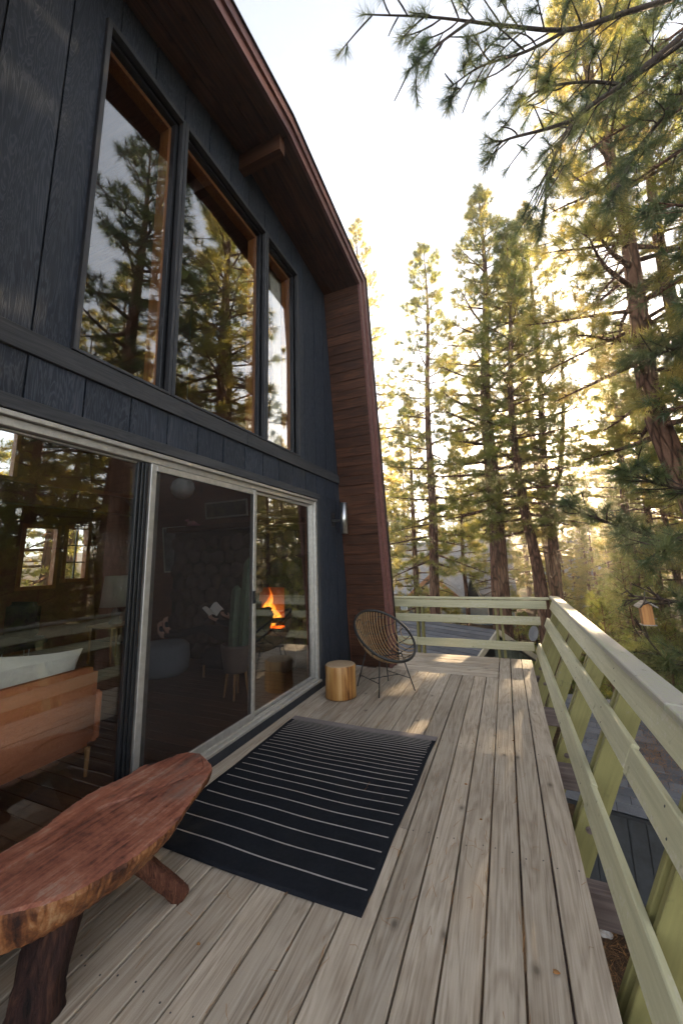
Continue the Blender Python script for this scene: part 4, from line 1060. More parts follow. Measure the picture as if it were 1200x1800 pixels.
for k in range(n_):
    a, b = -2.0+4.0*k/n_+.012, -2.0+4.0*(k+1)/n_-.012
    za, zb = -abs(a)*SLp-.05, -abs(b)*SLp-.05
    mb = MB().add([(0, a, -3.2), (0, b, -3.2), (0, b, zb), (0, a, za), (.03, a, -3.2), (.03, b, -3.2), (.03, b, zb), (.03, a, za)], [(0, 1, 2, 3), (7, 6, 5, 4), (0, 4, 5, 1), (1, 5, 6, 2), (2, 6, 7, 3), (3, 7, 4, 0)])
    part('siding_board', turned(mb, o_, ux, uy), M['house_green'], nb)
frame_box('wall', o_, ux, uy, (.035, -1.98, -3.2), (6.2, 1.98, -1.08), M['house_green'], nb)
for side in (1, -1):
    mb = MB().bar((-.33, 0, -.05), (-.33, side*2.42, -2.42*SLp-.05), .05, .14)
    part('rake_board', turned(mb, o_, ux, uy), M['house_trim'], nb)
frame_box('gable_vent', o_, ux, uy, (-.02, -.25, -.75), (.02, .25, -.32), M['black'], nb)

# pale blue house with a little pointed dormer further off
bh = thing('blue_house', (-4, 31, -4.5), 'pale blue house with grey roof and pointed dormer behind the trunks', 'house')
part('wall', MB().box((-8.2, 31, -5), (.2, 37, -1.1)), M['house_blue'], bh)
for k in range(16):
    z0 = -1.2+k*.26; y0 = 30.6+k*.27
    part('roof_course', MB().add([(-8.6, y0, z0), (.5, y0, z0), (.5, y0+.30, z0+.27), (-8.6, y0+.30, z0+.27), (-8.6, y0, z0-.05), (.5, y0, z0-.05), (.5, y0+.30, z0+.22), (-8.6, y0+.30, z0+.22)], [(0, 1, 2, 3), (7, 6, 5, 4), (0, 4, 5, 1), (1, 5, 6, 2), (2, 6, 7, 3), (3, 7, 4, 0)]), M['house_grey'], bh)
dm = link('dormer', None, None, bh, (-2.6, 30, -1))
for s in (-1, 1): part('dormer_roof', MB().add([(-2.55, 30.3, .1), (-2.55+s*.75, 30.3, -1.65), (-2.55+s*.75, 33, -1.65), (-2.55, 33, .1), (-2.55, 30.3, -.05), (-2.55+s*.68, 30.3, -1.65), (-2.55+s*.68, 33, -1.65), (-2.55, 33, -.05)], [(0, 1, 2, 3), (7, 6, 5, 4), (0, 4, 5, 1), (1, 5, 6, 2), (2, 6, 7, 3), (3, 7, 4, 0)]), M['house_trim'], dm)
part('dormer_window', MB().prism_yz([(-2.55-.5, -1.6), (-2.55+.5, -1.6), (-2.55, -.2)], 30.5, 30.6), M['black'], dm)
bpy.data.objects[dm.children[-1].name].data.transform(Matrix(((0, 1, 0, 0), (1, 0, 0, 0), (0, 0, 1, 0), (0, 0, 0, 1))))
for x in (-7.3, -5.9, -1.2, -.4):
    w = link('window', None, None, bh, (x, 31, -2.6)); board('frame', (x-.4, 30.93, -3.0), (x+.4, 30.99, -1.9), M['paper'], w, 0); board('pane', (x-.33, 30.90, -2.93), (x+.33, 30.925, -1.97), M['black'], w, 0)
gb = thing('gable_cabin', (-4.5, 27.5, -4.5), 'small cabin with orange lit eave behind the slim trunk', 'house')
part('wall', MB().box((-6.1, 27, -4.8), (-3.5, 29.5, -1.1)), M['house_grey'], gb)
for s in (-1, 1): part('roof_slope', MB().bar((-4.8, 28.1, .35), (-4.8+s*2.0, 28.1, -1.35), 3.2, .14, (0, 0, 1)), M['house_grey'], gb)
for s in (-1, 1): part('rake_board', MB().bar((-4.8, 26.45, .33), (-4.8+s*2.0, 26.45, -1.37), .06, .26, (0, 0, 1)), M['sunlit_eave'], gb)
board('gable_panel', (-5.6, 26.94, -1.6), (-4.0, 26.99, -.75), M['sunlit_eave'], gb, 0)
# a far house glimpsed through the trunks
fh = thing('far_house', (5.5, 42, -4), 'pale house glimpsed far off between the trunks under the sun', 'house')
part('wall', MB().box((3.6, 42, -5), (8.6, 47, 1.0)), M['house_blue'], fh)
for s in (-1, 1): part('roof_slope', MB().bar((6.1, 44.4, 3.0), (6.1+s*3.0, 44.4, .8), 5.6, .16, (0, 0, 1)), M['house_grey'], fh)
for x in (4.4, 6.1, 7.7): board('window', (x-.4, 41.93, -1.4), (x+.4, 41.99, -.2), M['black'], fh, 0)

# dark shed below the railing
sh = thing('shed', (1.6, 7.3, -2.8), 'small dark shed with a grey shingle roof below the railing', 'shed')
SU, SV = Vector((.985, -.17, 0)), Vector((.17, .985, 0)); so_ = Vector((.52, 6.46, 0))
ux, uy = (SU.x, SU.y), (SV.x, SV.y)
for k in range(14):
    frame_box('siding_board', so_, ux, uy, (k*.19, 0, -2.95), (k*.19+.18, .03, -1.60), M['shed_wall'], sh)
for k in range(10): frame_box('siding_board', so_, ux, uy, (-.005, .035+k*.19, -2.95), (.025, .035+k*.19+.18, -1.60), M['shed_wall'], sh)
frame_box('core', so_, ux, uy, (.03, .036, -2.95), (2.62, 1.95, -1.62), M['black_wall'], sh)
for a in (-.012,): frame_box('skirt_board', so_, ux, uy, (-.012, -.02, -2.95), (2.66, -.002, -2.62), M['kick'], sh)
shr = link('roof', None, None, sh, (1.8, 7.4, -1.5))
sr_n, sr_w = 11, .135
rise = -.035
for k in range(sr_n+6):
    y0 = -.17+k*sr_w; z0 = -1.585+.26*(y0+.17)
    xx = -.12+(k % 2)*-.14
    while xx < 2.85:
        w = .30; a, b = max(xx, -.12), min(xx+w-.008, 2.85)
        if b-a > .03:
            mb = MB(); lift = rnd.uniform(0, .004)
            vs_ = [(a, y0, z0+.016+lift), (b, y0, z0+.016+lift), (b, y0+sr_w+.02, z0+.26*(sr_w+.02)+.004), (a, y0+sr_w+.02, z0+.26*(sr_w+.02)+.004)]
            vs_ += [(p[0], p[1], p[2]-.012) for p in vs_]
            mb.add(vs_, [(0, 1, 2, 3), (7, 6, 5, 4), (0, 4, 5, 1), (1, 5, 6, 2), (2, 6, 7, 3), (3, 7, 4, 0)])
            part('shingle', turned(mb, so_, ux, uy), M['shingle'], shr)
        xx += w
mb = MB().add([(-.11, -.165, -1.60), (2.84, -.165, -1.60), (2.84, 2.1, -1.0), (-.11, 2.1, -1.0), (-.11, -.165, -1.64), (2.84, -.165, -1.64), (2.84, 2.1, -1.04), (-.11, 2.1, -1.04)], [(0, 1, 2, 3), (7, 6, 5, 4), (0, 4, 5, 1), (1, 5, 6, 2), (2, 6, 7, 3), (3, 7, 4, 0)])
part('roof_deck', turned(mb, so_, ux, uy), M['black_wall'], shr)

# satellite dish, cable, marker, rocks
ds = thing('satellite_dish', (.66, 15.6, -4), 'small pale satellite dish on a pole past the far railing', 'dish')
v, f = [], []
for j in range(8):
    for k in range(24):
        r = .27*j/7+.001; t = 2*math.pi*k/24; v.append((r*math.cos(t)*.7, r*math.sin(t), .55*r*r))
for j in range(7):
    for k in range(24): k2 = (k+1) % 24; f.append((j*24+k, j*24+k2, (j+1)*24+k2, (j+1)*24+k))
dm_ = MB().add(v, f).mesh('reflector', True); do = link('reflector', dm_, M['dish'], ds, (.66, 15.5, -1.18), (R_(68), 0, R_(-40))); m_ = do.modifiers.new('t', 'SOLIDIFY'); m_.thickness = .012
part('pole', MB().tube([(.72, 15.62, -4.0), (.72, 15.62, -1.3), (.66, 15.55, -1.18)], .025, 8), M['metal_dark'], ds, True)
part('feed_arm', MB().tube([(.63, 15.5, -1.48), (.28, 15.1, -1.30), (.27, 15.08, -1.12)], .014, 6), M['metal_dark'], ds, True)
cb = part('overhead_cable', MB().tube(cat_rom([(-.50, 11.6, -.62), (.7, 12.0, -.85), (3.0, 12.0, -1.0), (8, 10.5, .6), (16, 8, 3)], 8), .009, 5), M['black'])
tag(cb, 'thin dark cable sagging from the shingled house past the dish', 'cable')
mk = thing('marker_stake', (2.42, 13.2, gzf(2.42, 13.2)), 'orange marker stake standing by the dirt road', 'stake')
zg = gzf(2.42, 13.2)
part('stake', MB().box((2.40, 13.19, zg-.1), (2.44, 13.205, zg+.75)), M['orange_plastic'], mk); part('tip', MB().box((2.398, 13.186, zg+.62), (2.442, 13.209, zg+.68)), M['paper'], mk)
def rock(loc, r, seed, label):
    q = random.Random(seed); bm = bmesh.new(); bmesh.ops.create_icosphere(bm, subdivisions=3, radius=1)
    for v in bm.verts:
        c = v.co; d = 1+.16*math.sin(c.x*3.1+seed)+.13*math.sin(c.y*3.7+seed*1.7)+.1*math.sin(c.z*5+seed)+q.uniform(-.03, .03); v.co = Vector((c.x*r*d*1.2, c.y*r*d, c.z*r*.62*d))
    me = bpy.data.meshes.new('rock'); bm.to_mesh(me); bm.free(); o = link('rock', me, M['rock'], None, (loc[0], loc[1], gzf(*loc)+r*.25)); o.rotation_euler = (0, 0, seed)
    tag(o, label, 'rock', 'rocks by the shed'); return o
rock((1.28, 5.95), .14, 1, 'pale rock on the soil at the foot of the shed wall')
rock((.62, 5.9), .06, 2, 'small pale stone between the deck edge and the shed corner')
rock((1.75, 5.7), .10, 3, 'grey rock further out along the shed wall')
rock((1.05, 5.2), .07, 4, 'small grey rock on bare soil under the railing')

# ================================================================== PINES
def tuft_templates(n, length, width, spread, num, seed, axis=.10):
    g = np.random.default_rng(seed); out = []
    for _ in range(num):
        a = g.uniform(0, 2*np.pi, n); el = np.radians(g.uniform(8, spread, n)); ln = length*g.uniform(.72, 1.1, n)
        d = np.stack([np.sin(el)*np.cos(a), np.sin(el)*np.sin(a), np.cos(el)], 1)
        b = np.zeros((n, 3)); b[:, 2] = g.uniform(-axis, axis*.3, n)
        s = np.cross(d, g.normal(size=(n, 3))); s /= np.linalg.norm(s, axis=1)[:, None]
        droop = np.zeros((n, 3)); 
        tri = np.stack([b-s*width/2, b+s*width/2, b+d*ln[:, None]+droop], 1)
        out.append(tri.reshape(-1, 3))
    return np.array(out)
TT = {'far': tuft_templates(22, .29, .022, 95, 6, 1), 'mid': tuft_templates(36, .26, .012, 95, 6, 2), 'near': tuft_templates(84, .21, .0050, 84, 6, 3, .13), 'sap': tuft_templates(26, .18, .010, 88, 6, 4)}
def crown_mesh(name, pos, dirs, scl, lod, mat, seed=0):
    g = np.random.default_rng(seed); T = TT[lod]; pos = np.array(pos, float); d = np.array(dirs, float); d /= np.linalg.norm(d, axis=1)[:, None]+1e-9
    N = len(pos); a = np.cross(d, g.normal(size=(N, 3))); a /= np.linalg.norm(a, axis=1)[:, None]+1e-9; b = np.cross(d, a)
    Rm = np.stack([a, b, d], 2); idx = g.integers(0, len(T), N)
    V = np.einsum('nij,nkj->nki', Rm, T[idx]*np.array(scl, float)[:, None, None])+pos[:, None, :]
    V[:, 2::3, 2] -= .025*np.array(scl)[:, None]      # tips weigh down a little
    nv = V.shape[1]; V = V.reshape(-1, 3); nt = len(V)//3
    me = bpy.data.meshes.new(name); me.vertices.add(len(V)); me.vertices.foreach_set('co', V.ravel().astype(np.float32))
    me.loops.add(nt*3); me.loops.foreach_set('vertex_index', np.arange(nt*3, dtype=np.int32))
    me.polygons.add(nt); me.polygons.foreach_set('loop_start', np.arange(0, nt*3, 3, dtype=np.int32)); 
    at = me.attributes.new('tint', 'FLOAT', 'POINT'); at.data.foreach_set('value', np.repeat(np.clip(g.normal(.5, .22, N), 0, 1), nv).astype(np.float32))
    me.update(); me.validate(); me.materials.append(mat); return me
def limb_pts(b, az, L, el, curve, q, n=6, wig=.05):
    h = np.array([math.cos(az), math.sin(az), 0]); pts = []
    sd = np.array([-math.sin(az), math.cos(az), 0]); ph = q.uniform(0, 6)
    for i in range(n+1):
        s = i/n; pts.append(b+h*L*s*math.cos(el)+np.array([0, 0, 1])*(L*s*math.sin(el)+curve*L*s*s)+sd*wig*L*math.sin(s*4+ph)*s)
    return pts
def pine(seed, h, r0, cb, spread, nb, bends=None, dead=10, tsc=1.12, sub=9, lowdroop=-.18, top=.30, dens=1.0):
    """trunk and limbs in one MB, plus where every needle tuft sits"""
    q = random.Random(seed); mb = MB(); P, D, Sc = [], [], []
    ph = [q.uniform(0, 6) for _ in range(4)]; am = h*.006
    def ax(z):
        t = z/h; x = am*math.sin(t*5+ph[0])+am*.5*math.sin(t*13+ph[1]); y = am*math.sin(t*4+ph[2])
        if bends: x += np.interp(z, bends[0], bends[1]); y += np.interp(z, bends[0], bends[2]) if len(bends) > 2 else 0
        return np.array([x, y, z])
    zs = np.linspace(-.6, h, 26); rad = [max(.012, r0*(1-max(0, z)/h)**.8*(1+.35*math.exp(-max(0, z+.3)/.35))) for z in zs]
    mb.tube([ax(z) for z in zs], rad, 12)
    az = q.uniform(0, 6)
    for i in range(nb):
        t = (i+q.random())/nb; z = h*(cb+(1-cb)*t*.985); az += 2.4+q.uniform(-.5, .5)
        prof = (1-t)**.75*(.62+.38*min(1, t/.22))+.07
        L = spread*prof*q.uniform(.55, 1.12)
        el = R_(-14+58*t**1.1+q.uniform(-9, 9)); cur = q.uniform(.02, .16)+lowdroop*(1-t)*.5
        rb = max(.010, r0*.30*(1-t)**.7*q.uniform(.7, 1.1)); rb = min(rb, .055+.03*(r0 > .25))
        pts = limb_pts(ax(z), az, L, el, cur, q, 6); mb.tube(pts, list(np.linspace(rb, .006, 7)), 5, False)
        ns = max(2, int(sub*(.45+.55*L/spread)*dens+.5)); ptsA = np.array(pts)
        tip = ptsA[-1]-ptsA[-2]
        P.append(ptsA[-1]); D.append(tip); Sc.append(tsc*q.uniform(.85, 1.15))
        for k in range(ns):
            s = .30+.68*(k+q.random()*.7)/ns; f = s*6; i0 = min(5, int(f)); bpt = ptsA[i0]+(ptsA[i0+1]-ptsA[i0])*(f-i0)
            a2 = az+(1 if k % 2 else -1)*R_(q.uniform(28, 72)); l2 = (L*.34*(1.15-s)+.22)*q.uniform(.6, 1.2)
            sp_ = limb_pts(bpt, a2, l2, el*.6+R_(q.uniform(-8, 28)), .18, q, 3, .08)
            mb.tube(sp_, [rb*.3+.003, .0055, .004, .003], 4, False); spA = np.array(sp_)
            P.append(spA[-1]); D.append(spA[-1]-spA[-2]+np.array([0, 0, .05])); Sc.append(tsc*q.uniform(.8, 1.15))
            nx = 2 if l2 < .5 else 3
            for m_ in range(nx):
                u = q.uniform(.45, .95); c = spA[0]+(spA[-1]-spA[0])*u
                off = np.array([q.gauss(0, 1), q.gauss(0, 1), q.gauss(.5, .7)]); off /= np.linalg.norm(off)+1e-6
                P.append(c+off*.10*l2+off*.04); D.append((spA[-1]-spA[0])*.6/l2+off*.8); Sc.append(tsc*q.uniform(.7, 1.05))
    for i in range(dead):
        z = h*cb*q.uniform(.35, 1.15); a2 = q.uniform(0, 6.28); L = q.uniform(.5, 1.6)
        pts = limb_pts(ax(z), a2, L, R_(q.uniform(-25, 12)), q.uniform(-.2, .2), q, 5, .12); mb.tube(pts, list(np.linspace(.022, .004, 6)), 5, False)
        if q.random() < .6:
            b0 = np.array(pts[3]); mb.tube(limb_pts(b0, a2+q.uniform(-1, 1), L*.4, R_(q.uniform(-20, 40)), 0, q, 3, .1), [.009, .006, .004, .003], 4, False)
    for k in range(5):
        P.append(ax(h)-np.array([0, 0, .1*k])); D.append(np.array([q.gauss(0, .5), q.gauss(0, .5), 1])); Sc.append(tsc)
    return mb, P, D, Sc
def plant_pine(x, y, data, lod, mat, bark, label, group=None, seed=0, name='pine_tree', cat='tree'):
    mb, P, D, Sc = data; z = gzf(x, y)
    t = thing(name, (x, y, z), label, cat, group)
    tm = mb.mesh('trunk', True); o = link('trunk', tm, bark, t, (x, y, z))
    o2 = link('crown', crown_mesh('crown', P, D, Sc, lod, mat, seed), None, t, (x, y, z)); return t
def stem(pts):   # world (x, z) positions of a trunk at several heights -> bends relative to its foot
    x0 = pts[0][0]; return pts
def at_tree(x, y, seed, h, r0, cb, spread, nb, bend, label, lod='mid', mat='needle', **kw):
    z0 = gzf(x, y); zb = [b[0]-z0 for b in bend]; xb = [b[1]-x for b in bend]
    return plant_pine(x, y, pine(seed, h, r0, cb, spread, nb, (zb, xb), **kw), lod, M[mat], M['bark'], label, 'pines standing close behind the deck', seed)
# the pines one can tell apart, from the roof edge to the picture's edge
at_tree(-2.98, 17, 11, 20.6, .25, .22, 3.5, 84, [(-3, -2.98), (.1, -2.88), (9, -2.53), (17.3, -2.35)], 'slender straight pine nearest the roof edge, airy crown')
at_tree(-.28, 15, 12, 20.2, .36, .295, 3.3, 92, [(-3, -.30), (.3, -.22), (7.6, .05), (17, .44)], 'thick red-trunked pine with a tall golden crown in the middle', mat='needle_sunlit')
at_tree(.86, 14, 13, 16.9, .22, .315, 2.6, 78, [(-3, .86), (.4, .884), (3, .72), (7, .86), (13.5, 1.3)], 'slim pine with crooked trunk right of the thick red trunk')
at_tree(1.42, 16, 14, 19.6, .22, .295, 2.6, 76, [(-3, 1.40), (.2, 1.44), (4, 1.55), (7.6, 2.0), (16.2, 2.34)], 'slim pine behind the railing corner with a forked stem', mat='needle_sunlit')
at_tree(3.35, 9, 15, 19.5, .27, .34, 2.6, 84, [(-3, 3.5), (1.5, 3.4), (3.4, 3.05), (4.6, 2.90), (7.9, 3.0), (12.5, 3.14)], 'tall dark leaning pine right of the sun', mat='needle_sunlit')
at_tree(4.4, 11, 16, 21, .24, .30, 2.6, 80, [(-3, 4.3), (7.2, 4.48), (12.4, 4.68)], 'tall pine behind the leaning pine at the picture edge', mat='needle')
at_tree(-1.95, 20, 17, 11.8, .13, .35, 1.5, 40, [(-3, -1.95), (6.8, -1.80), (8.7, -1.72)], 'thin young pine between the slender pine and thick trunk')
at_tree(-7.2, 22, 18, 29.0, .36, .30, 3.6, 84, [(-3, -7.2), (26, -7.4)], 'tall golden pine half hidden behind the roof edge', mat='needle_sunlit')
at_tree(4.7, 19, 19, 14.5, .22, .30, 2.4, 70, [(-3, 4.6), (10, 5.0)], 'shorter pine standing right under the sun', mat='needle_sunlit')
# the fork of the slim pine
ft = MB().tube(cat_rom([(1.62, 16, 3.2), (2.1, 15.9, 4.3), (2.45, 15.9, 6.0), (2.75, 15.9, 8.6), (2.8, 15.9, 12)], 5), list(np.linspace(.13, .02, 21)), 8)
fork_owner = [o for o in bpy.data.objects if o.get('label', '').startswith('slim pine behind the railing corner')][0]
part('fork_stem', ft, M['bark'], fork_owner, True)

# near pine by the deck, trunk outside the picture but mirrored in the glass
GX, GY = 4.3, 6.75; GZ = gzf(GX, GY)
gd = pine(31, 17.5, .33, .40, 3.0, 58, None, 6, 1.0, 10)
near = thing('pine_tree', (GX, GY, GZ), 'near pine whose long-needled branches reach in over the deck from the side', 'tree', 'pines standing close behind the deck')
link('trunk', gd[0].mesh('trunk', True), M['bark'], near, (GX, GY, GZ))
link('crown', crown_mesh('crown', gd[1], gd[2], gd[3], 'mid', M['needle_near'], 5), None, near, (GX, GY, GZ))
LP, LD, LS = [], [], []
qb = random.Random(5)
def limb(path, r0, r1, twigs, tl=(.35, .8), start=.25, droop=-.1, tuft=1.0, n=8, bare=.12, spread=.9):
    pts = np.array(cat_rom(path, n)); m_ = len(pts); mb = MB().tube(pts, list(np.linspace(r0, r1, m_)), 8, False)
    def addt(p, d, s=1): 
        dx = p[0]/p[1]
        if p[1] < 5.75 and .215 < dx < .31 and .55 < p[2] < 1.22: return
        LP.append(p); LD.append(d); LS.append(tuft*s*qb.uniform(.85, 1.15))
    addt(pts[-1], pts[-1]-pts[-2])
    for k in range(twigs):
        s = start+(1-start)*(k+qb.random())/twigs; i = min(m_-2, int(s*(m_-1))); p = pts[i]; d = pts[i+1]-pts[i]; d = d/np.linalg.norm(d)
        sd = np.cross(d, np.array([0, 0, 1.])); sd /= np.linalg.norm(sd)+1e-6
        v = d*qb.uniform(.4, .95)+sd*(1 if k % 2 else -1)*spread*qb.uniform(.4, 1.1)+np.array([0, 0, qb.uniform(-.45, .45)+droop]); v /= np.linalg.norm(v)
        L = qb.uniform(*tl)*(1.15-.5*s); w = np.array([qb.gauss(0, .25), qb.gauss(0, .25), qb.uniform(-.1, .35)])
        tp = [p+v*L*u+w*L*u*u for u in (0, .25, .5, .75, 1)]
        mb.tube(tp, [max(r1, .4*(r0+(r1-r0)*s)), .011, .009, .008, .006], 6, False)
        if qb.random() < bare: continue
        addt(tp[-1], tp[-1]-tp[-2])
        for u in (3, 2):
            if qb.random() < .72:
                off = np.array([qb.gauss(0, 1), qb.gauss(0, 1), qb.gauss(.2, .8)]); off /= np.linalg.norm(off); e = tp[u]+(v*.6+off*.7)*L*.32
                mb.tube([tp[u], (tp[u]+e)/2+off*.02, e], [.008, .007, .005], 5, False); addt(e, e-tp[u])
    part('limb', mb, M['twig'], near, True)
# overhead limbs sweeping down to the left
limb([(GX, GY, 10.6), (3.44, 6.45, 9.68), (2.24, 5.66, 8.30), (1.49, 5.18, 7.49), (1.05, 4.97, 6.62), (.93, 4.93, 6.02)], .055, .010, 26, (.4, .95), .35)
limb([(2.24, 5.66, 8.30), (1.75, 5.3, 8.15), (1.2, 5.05, 8.05), (.75, 4.85, 7.75)], .026, .009, 14, (.35, .75), .2)
limb([(1.49, 5.18, 7.49), (1.1, 4.9, 7.2), (.62, 4.75, 7.12), (.45, 4.7, 7.05)], .028, .009, 6, (.25, .5), .3)
limb([(GX, GY, 10.9), (3.2, 5.83, 9.6), (2.2, 5.2, 8.9), (1.47, 4.77, 8.45), (.66, 4.39, 8.50), (-.16, 4.01, 8.62), (-1.0, 3.65, 8.70)], .045, .008, 26, (.35, .8), .30, -.12)
limb([(1.47, 4.77, 8.45), (.9, 4.5, 8.05), (.35, 4.35, 7.95), (-.05, 4.25, 7.72)], .022, .008, 13, (.3, .65), .2)
limb([(.3, 4.2, 8.55), (-.25, 4.1, 8.25), (-.55, 4.0, 7.95)], .02, .008, 6, (.25, .55), .2)
limb([(GX, GY, 9.2), (3.3, 6.5, 8.6), (2.5, 6.1, 7.6), (2.0, 5.95, 6.8)], .045, .010, 22, (.45, .9), .3)
limb([(GX, GY, 10.2), (3.2, 6.9, 9.9), (2.3, 6.6, 9.3), (1.7, 6.4, 8.7)], .045, .010, 22, (.45, .9), .3)
# side limbs at eye level round the bird house
limb([(GX, GY, 2.3), (3.2, 7.2, 1.9), (2.3, 7.3, 1.80), (1.89, 7.36, 1.93), (1.35, 7.1, 2.15), (.95, 6.9, 2.36)], .045, .010, 26, (.3, .65), .4, .12)
limb([(GX, GY, 1.9), (3.1, 6.3, 1.5), (2.3, 5.9, 1.62), (1.9, 5.75, 1.72), (1.45, 5.2, 1.50)], .038, .009, 21, (.3, .6), .35, -.05)
limb([(GX, GY, 3.4), (3.1, 6.5, 2.7), (2.45, 6.2, 2.35), (1.95, 6.1, 2.45), (1.6, 6.0, 2.65)], .038, .009, 23, (.3, .65), .3, .1)
limb([(GX, GY, 1.2), (3.2, 6.2, .95), (2.3, 5.8, .95), (1.7, 5.6, 1.02), (1.25, 5.4, 1.10)], .038, .009, 19, (.3, .6), .35, -.05)
limb([(GX, GY, .6), (3.1, 6.1, .35), (2.2, 5.7, .30), (1.65, 5.5, .38), (1.3, 5.5, .5)], .038, .009, 23, (.3, .65), .3, 0)
limb([(GX, GY, -.2), (3.2, 6.5, -.3), (2.4, 6.2, -.35), (1.9, 6.0, -.2)], .038, .009, 18, (.3, .65), .3, .1)
limb([(GX, GY, 5.2), (3.3, 6.9, 5.0), (2.7, 6.8, 4.6), (2.2, 6.7, 4.5)], .038, .009, 21, (.35, .7), .3, 0)
link('needles', crown_mesh('needles', LP, LD, LS, 'near', M['needle_near'], 8), None, near)
print('near tufts', len(LP))

bhz = thing('bird_house', (1.40, 5.48, .78), 'small orange-brown wooden bird house hanging in the near pine', 'bird house')
bx_, by_, bz_ = 1.41, 5.48, .775
bw_ = .052
part('body', MB().add([(bx_-bw_, by_-.05, bz_), (bx_+bw_, by_-.05, bz_), (bx_+bw_, by_+.05, bz_), (bx_-bw_, by_+.05, bz_), (bx_-bw_, by_-.05, bz_+.205), (bx_+bw_, by_-.05, bz_+.205), (bx_+bw_, by_+.05, bz_+.205), (bx_-bw_, by_+.05, bz_+.205), (bx_, by_-.05, bz_+.245), (bx_, by_+.05, bz_+.245)],
     [(3, 2, 1, 0), (0, 1, 5, 8, 4), (1, 2, 6, 5), (2, 3, 7, 9, 6), (3, 0, 4, 7)]), M['birdhouse'], bhz)
for s in (-1, 1): part('roof_board', MB().bar((bx_-s*.006, by_-.015, bz_+.262), (bx_+s*.092, by_-.015, bz_+.192), .17, .014), M['grey_wood'], bhz)
part('perch', MB().tube([(bx_+.05, by_, bz_+.06), (bx_+.09, by_, bz_+.06)], .006, 6), M['grey_wood'], bhz)
part('feed_tray', MB().box((bx_-.07, by_-.055, bz_-.012), (bx_+.07, by_+.055, bz_-.001)), M['grey_wood'], bhz)
part('hanger', MB().tube([(bx_, by_, bz_+.25), (bx_+.02, by_, bz_+.36)], .004, 5), M['metal_dark'], bhz)

# background pines: four grown shapes, copied
protos = []
for i, (h, r0, cb, spread, nb) in enumerate(((17, .24, .16, 2.9, 66), (20, .28, .22, 3.0, 70), (14, .20, .10, 2.7, 60), (23, .32, .30, 3.2, 66))):
    mb, P, D, Sc = pine(50+i, h, r0, cb, spread, nb, None, 7, 1.2, 8)
    tm = mb.mesh('trunk', True); tm.materials.append(M['bark_far'])
    protos.append((tm, crown_mesh('crown', P, D, Sc, 'far', M['needle_sunlit'], 60+i), crown_mesh('crown', P, D, Sc, 'far', M['needle'], 60+i)))
def bg_pine(x, y, k, s, label, group, gold=True):
    z = gzf(x, y); t = thing('pine_tree', (x, y, z), label, 'tree', group); tm, cg, cgr = protos[k]; rz = rnd.uniform(0, 6.28)
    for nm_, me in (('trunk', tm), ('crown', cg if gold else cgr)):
        o = link(nm_, me, None, t, (x, y, z)); o.rotation_euler = (0, 0, rz); o.scale = (s, s, s*rnd.uniform(.95, 1.06))
qf = random.Random(21); placed = [(-2.98, 17), (-.28, 15), (.86, 14), (1.42, 16), (3.35, 9), (4.4, 11), (-1.95, 20), (-7.2, 22), (3.4, 19), (GX, GY), (-2.5, 15), (-4, 16)]
houses = [(-9, 1, 29.5, 38), (-6.5, -3, 26, 30), (3, 9, 41, 48), (-8, 0.8, 8.5, 17.5)]
def free(x, y, d):
    if any((x-a)**2+(y-b)**2 < d*d for a, b in placed): return False
    return not any(a-1 < x < b+1 and c-1 < y < e+1 for a, b, c, e in houses)
BK = [(-11.5, 'between the roof edge and the slender pine'), (-5, 'between the slender pine and the thin young pine'), (-1.5, 'between the thin young pine and thick red trunk'), (2.5, 'between the thick red trunk and crooked slim pine'),
      (5.5, 'between the crooked slim pine and forked pine'), (14, 'in the bright gap under the sun'), (20, 'between the sun and the picture edge'), (99, '')]
ORD = ['nearest', 'second', 'third', 'fourth', 'fifth', 'sixth', 'seventh', 'eighth', 'ninth', 'tenth', 'eleventh', 'twelfth', 'thirteenth', 'fourteenth', 'fifteenth', 'sixteenth', 'seventeenth', 'eighteenth', 'nineteenth', 'twentieth', 'twenty-first', 'twenty-second', 'twenty-third', 'twenty-fourth', 'twenty-fifth', 'twenty-sixth']
spots = []
while len(spots) < 92:
    az = R_(qf.uniform(-17, 34)); d = 20+64*qf.random()
    x, y = d*math.sin(az), d*math.cos(az)
    if not free(x, y, 2.3) or (R_(4.5) < az < R_(14) and d < 50): continue
    placed.append((x, y)); spots.append((d, math.degrees(az), x, y, qf.choice([0, 0, 1, 2, 2, 3]), qf.uniform(.72, 1.08), qf.random() < .68))
k = 0
while k < 16:                                     # low pines filling the gap under the sun
    az = R_(qf.uniform(4.5, 15)); d = qf.uniform(27, 50); x, y = d*math.sin(az), d*math.cos(az)
    if not free(x, y, 1.6): continue
    placed.append((x, y)); spots.append((d, math.degrees(az), x, y, 2, qf.uniform(.52, .70), True)); k += 1
rank = {}
for d, azd, x, y, k, sc_, gold in sorted(spots):
    word = next(w for lim, w in BK if azd < lim); kind_ = 'golden' if gold else 'green'
    if word:
        r_ = rank[(word, gold)] = rank.get((word, gold), -1)+1
        lab = f"{kind_} background pine {word}, " + ('nearest of them' if r_ == 0 else f"{ORD[min(r_, 25)]} from the front")
    else: lab = f"{kind_} pine past the picture edge mirrored in the cabin glass"
    bg_pine(x, y, k, sc_, lab, 'pines in the woods beyond the road' if word else 'pines past the picture edge', gold)
bg_pine(2.4, 25.5, 3, 1.08, 'tall green pine added behind the forked slim pine to block sun', 'pines in the woods beyond the road', False)  # added tree, keeps grazing sun off the upper siding
LRF = 'pine beside the deck mirrored in the cabin glass'
cnt = 0
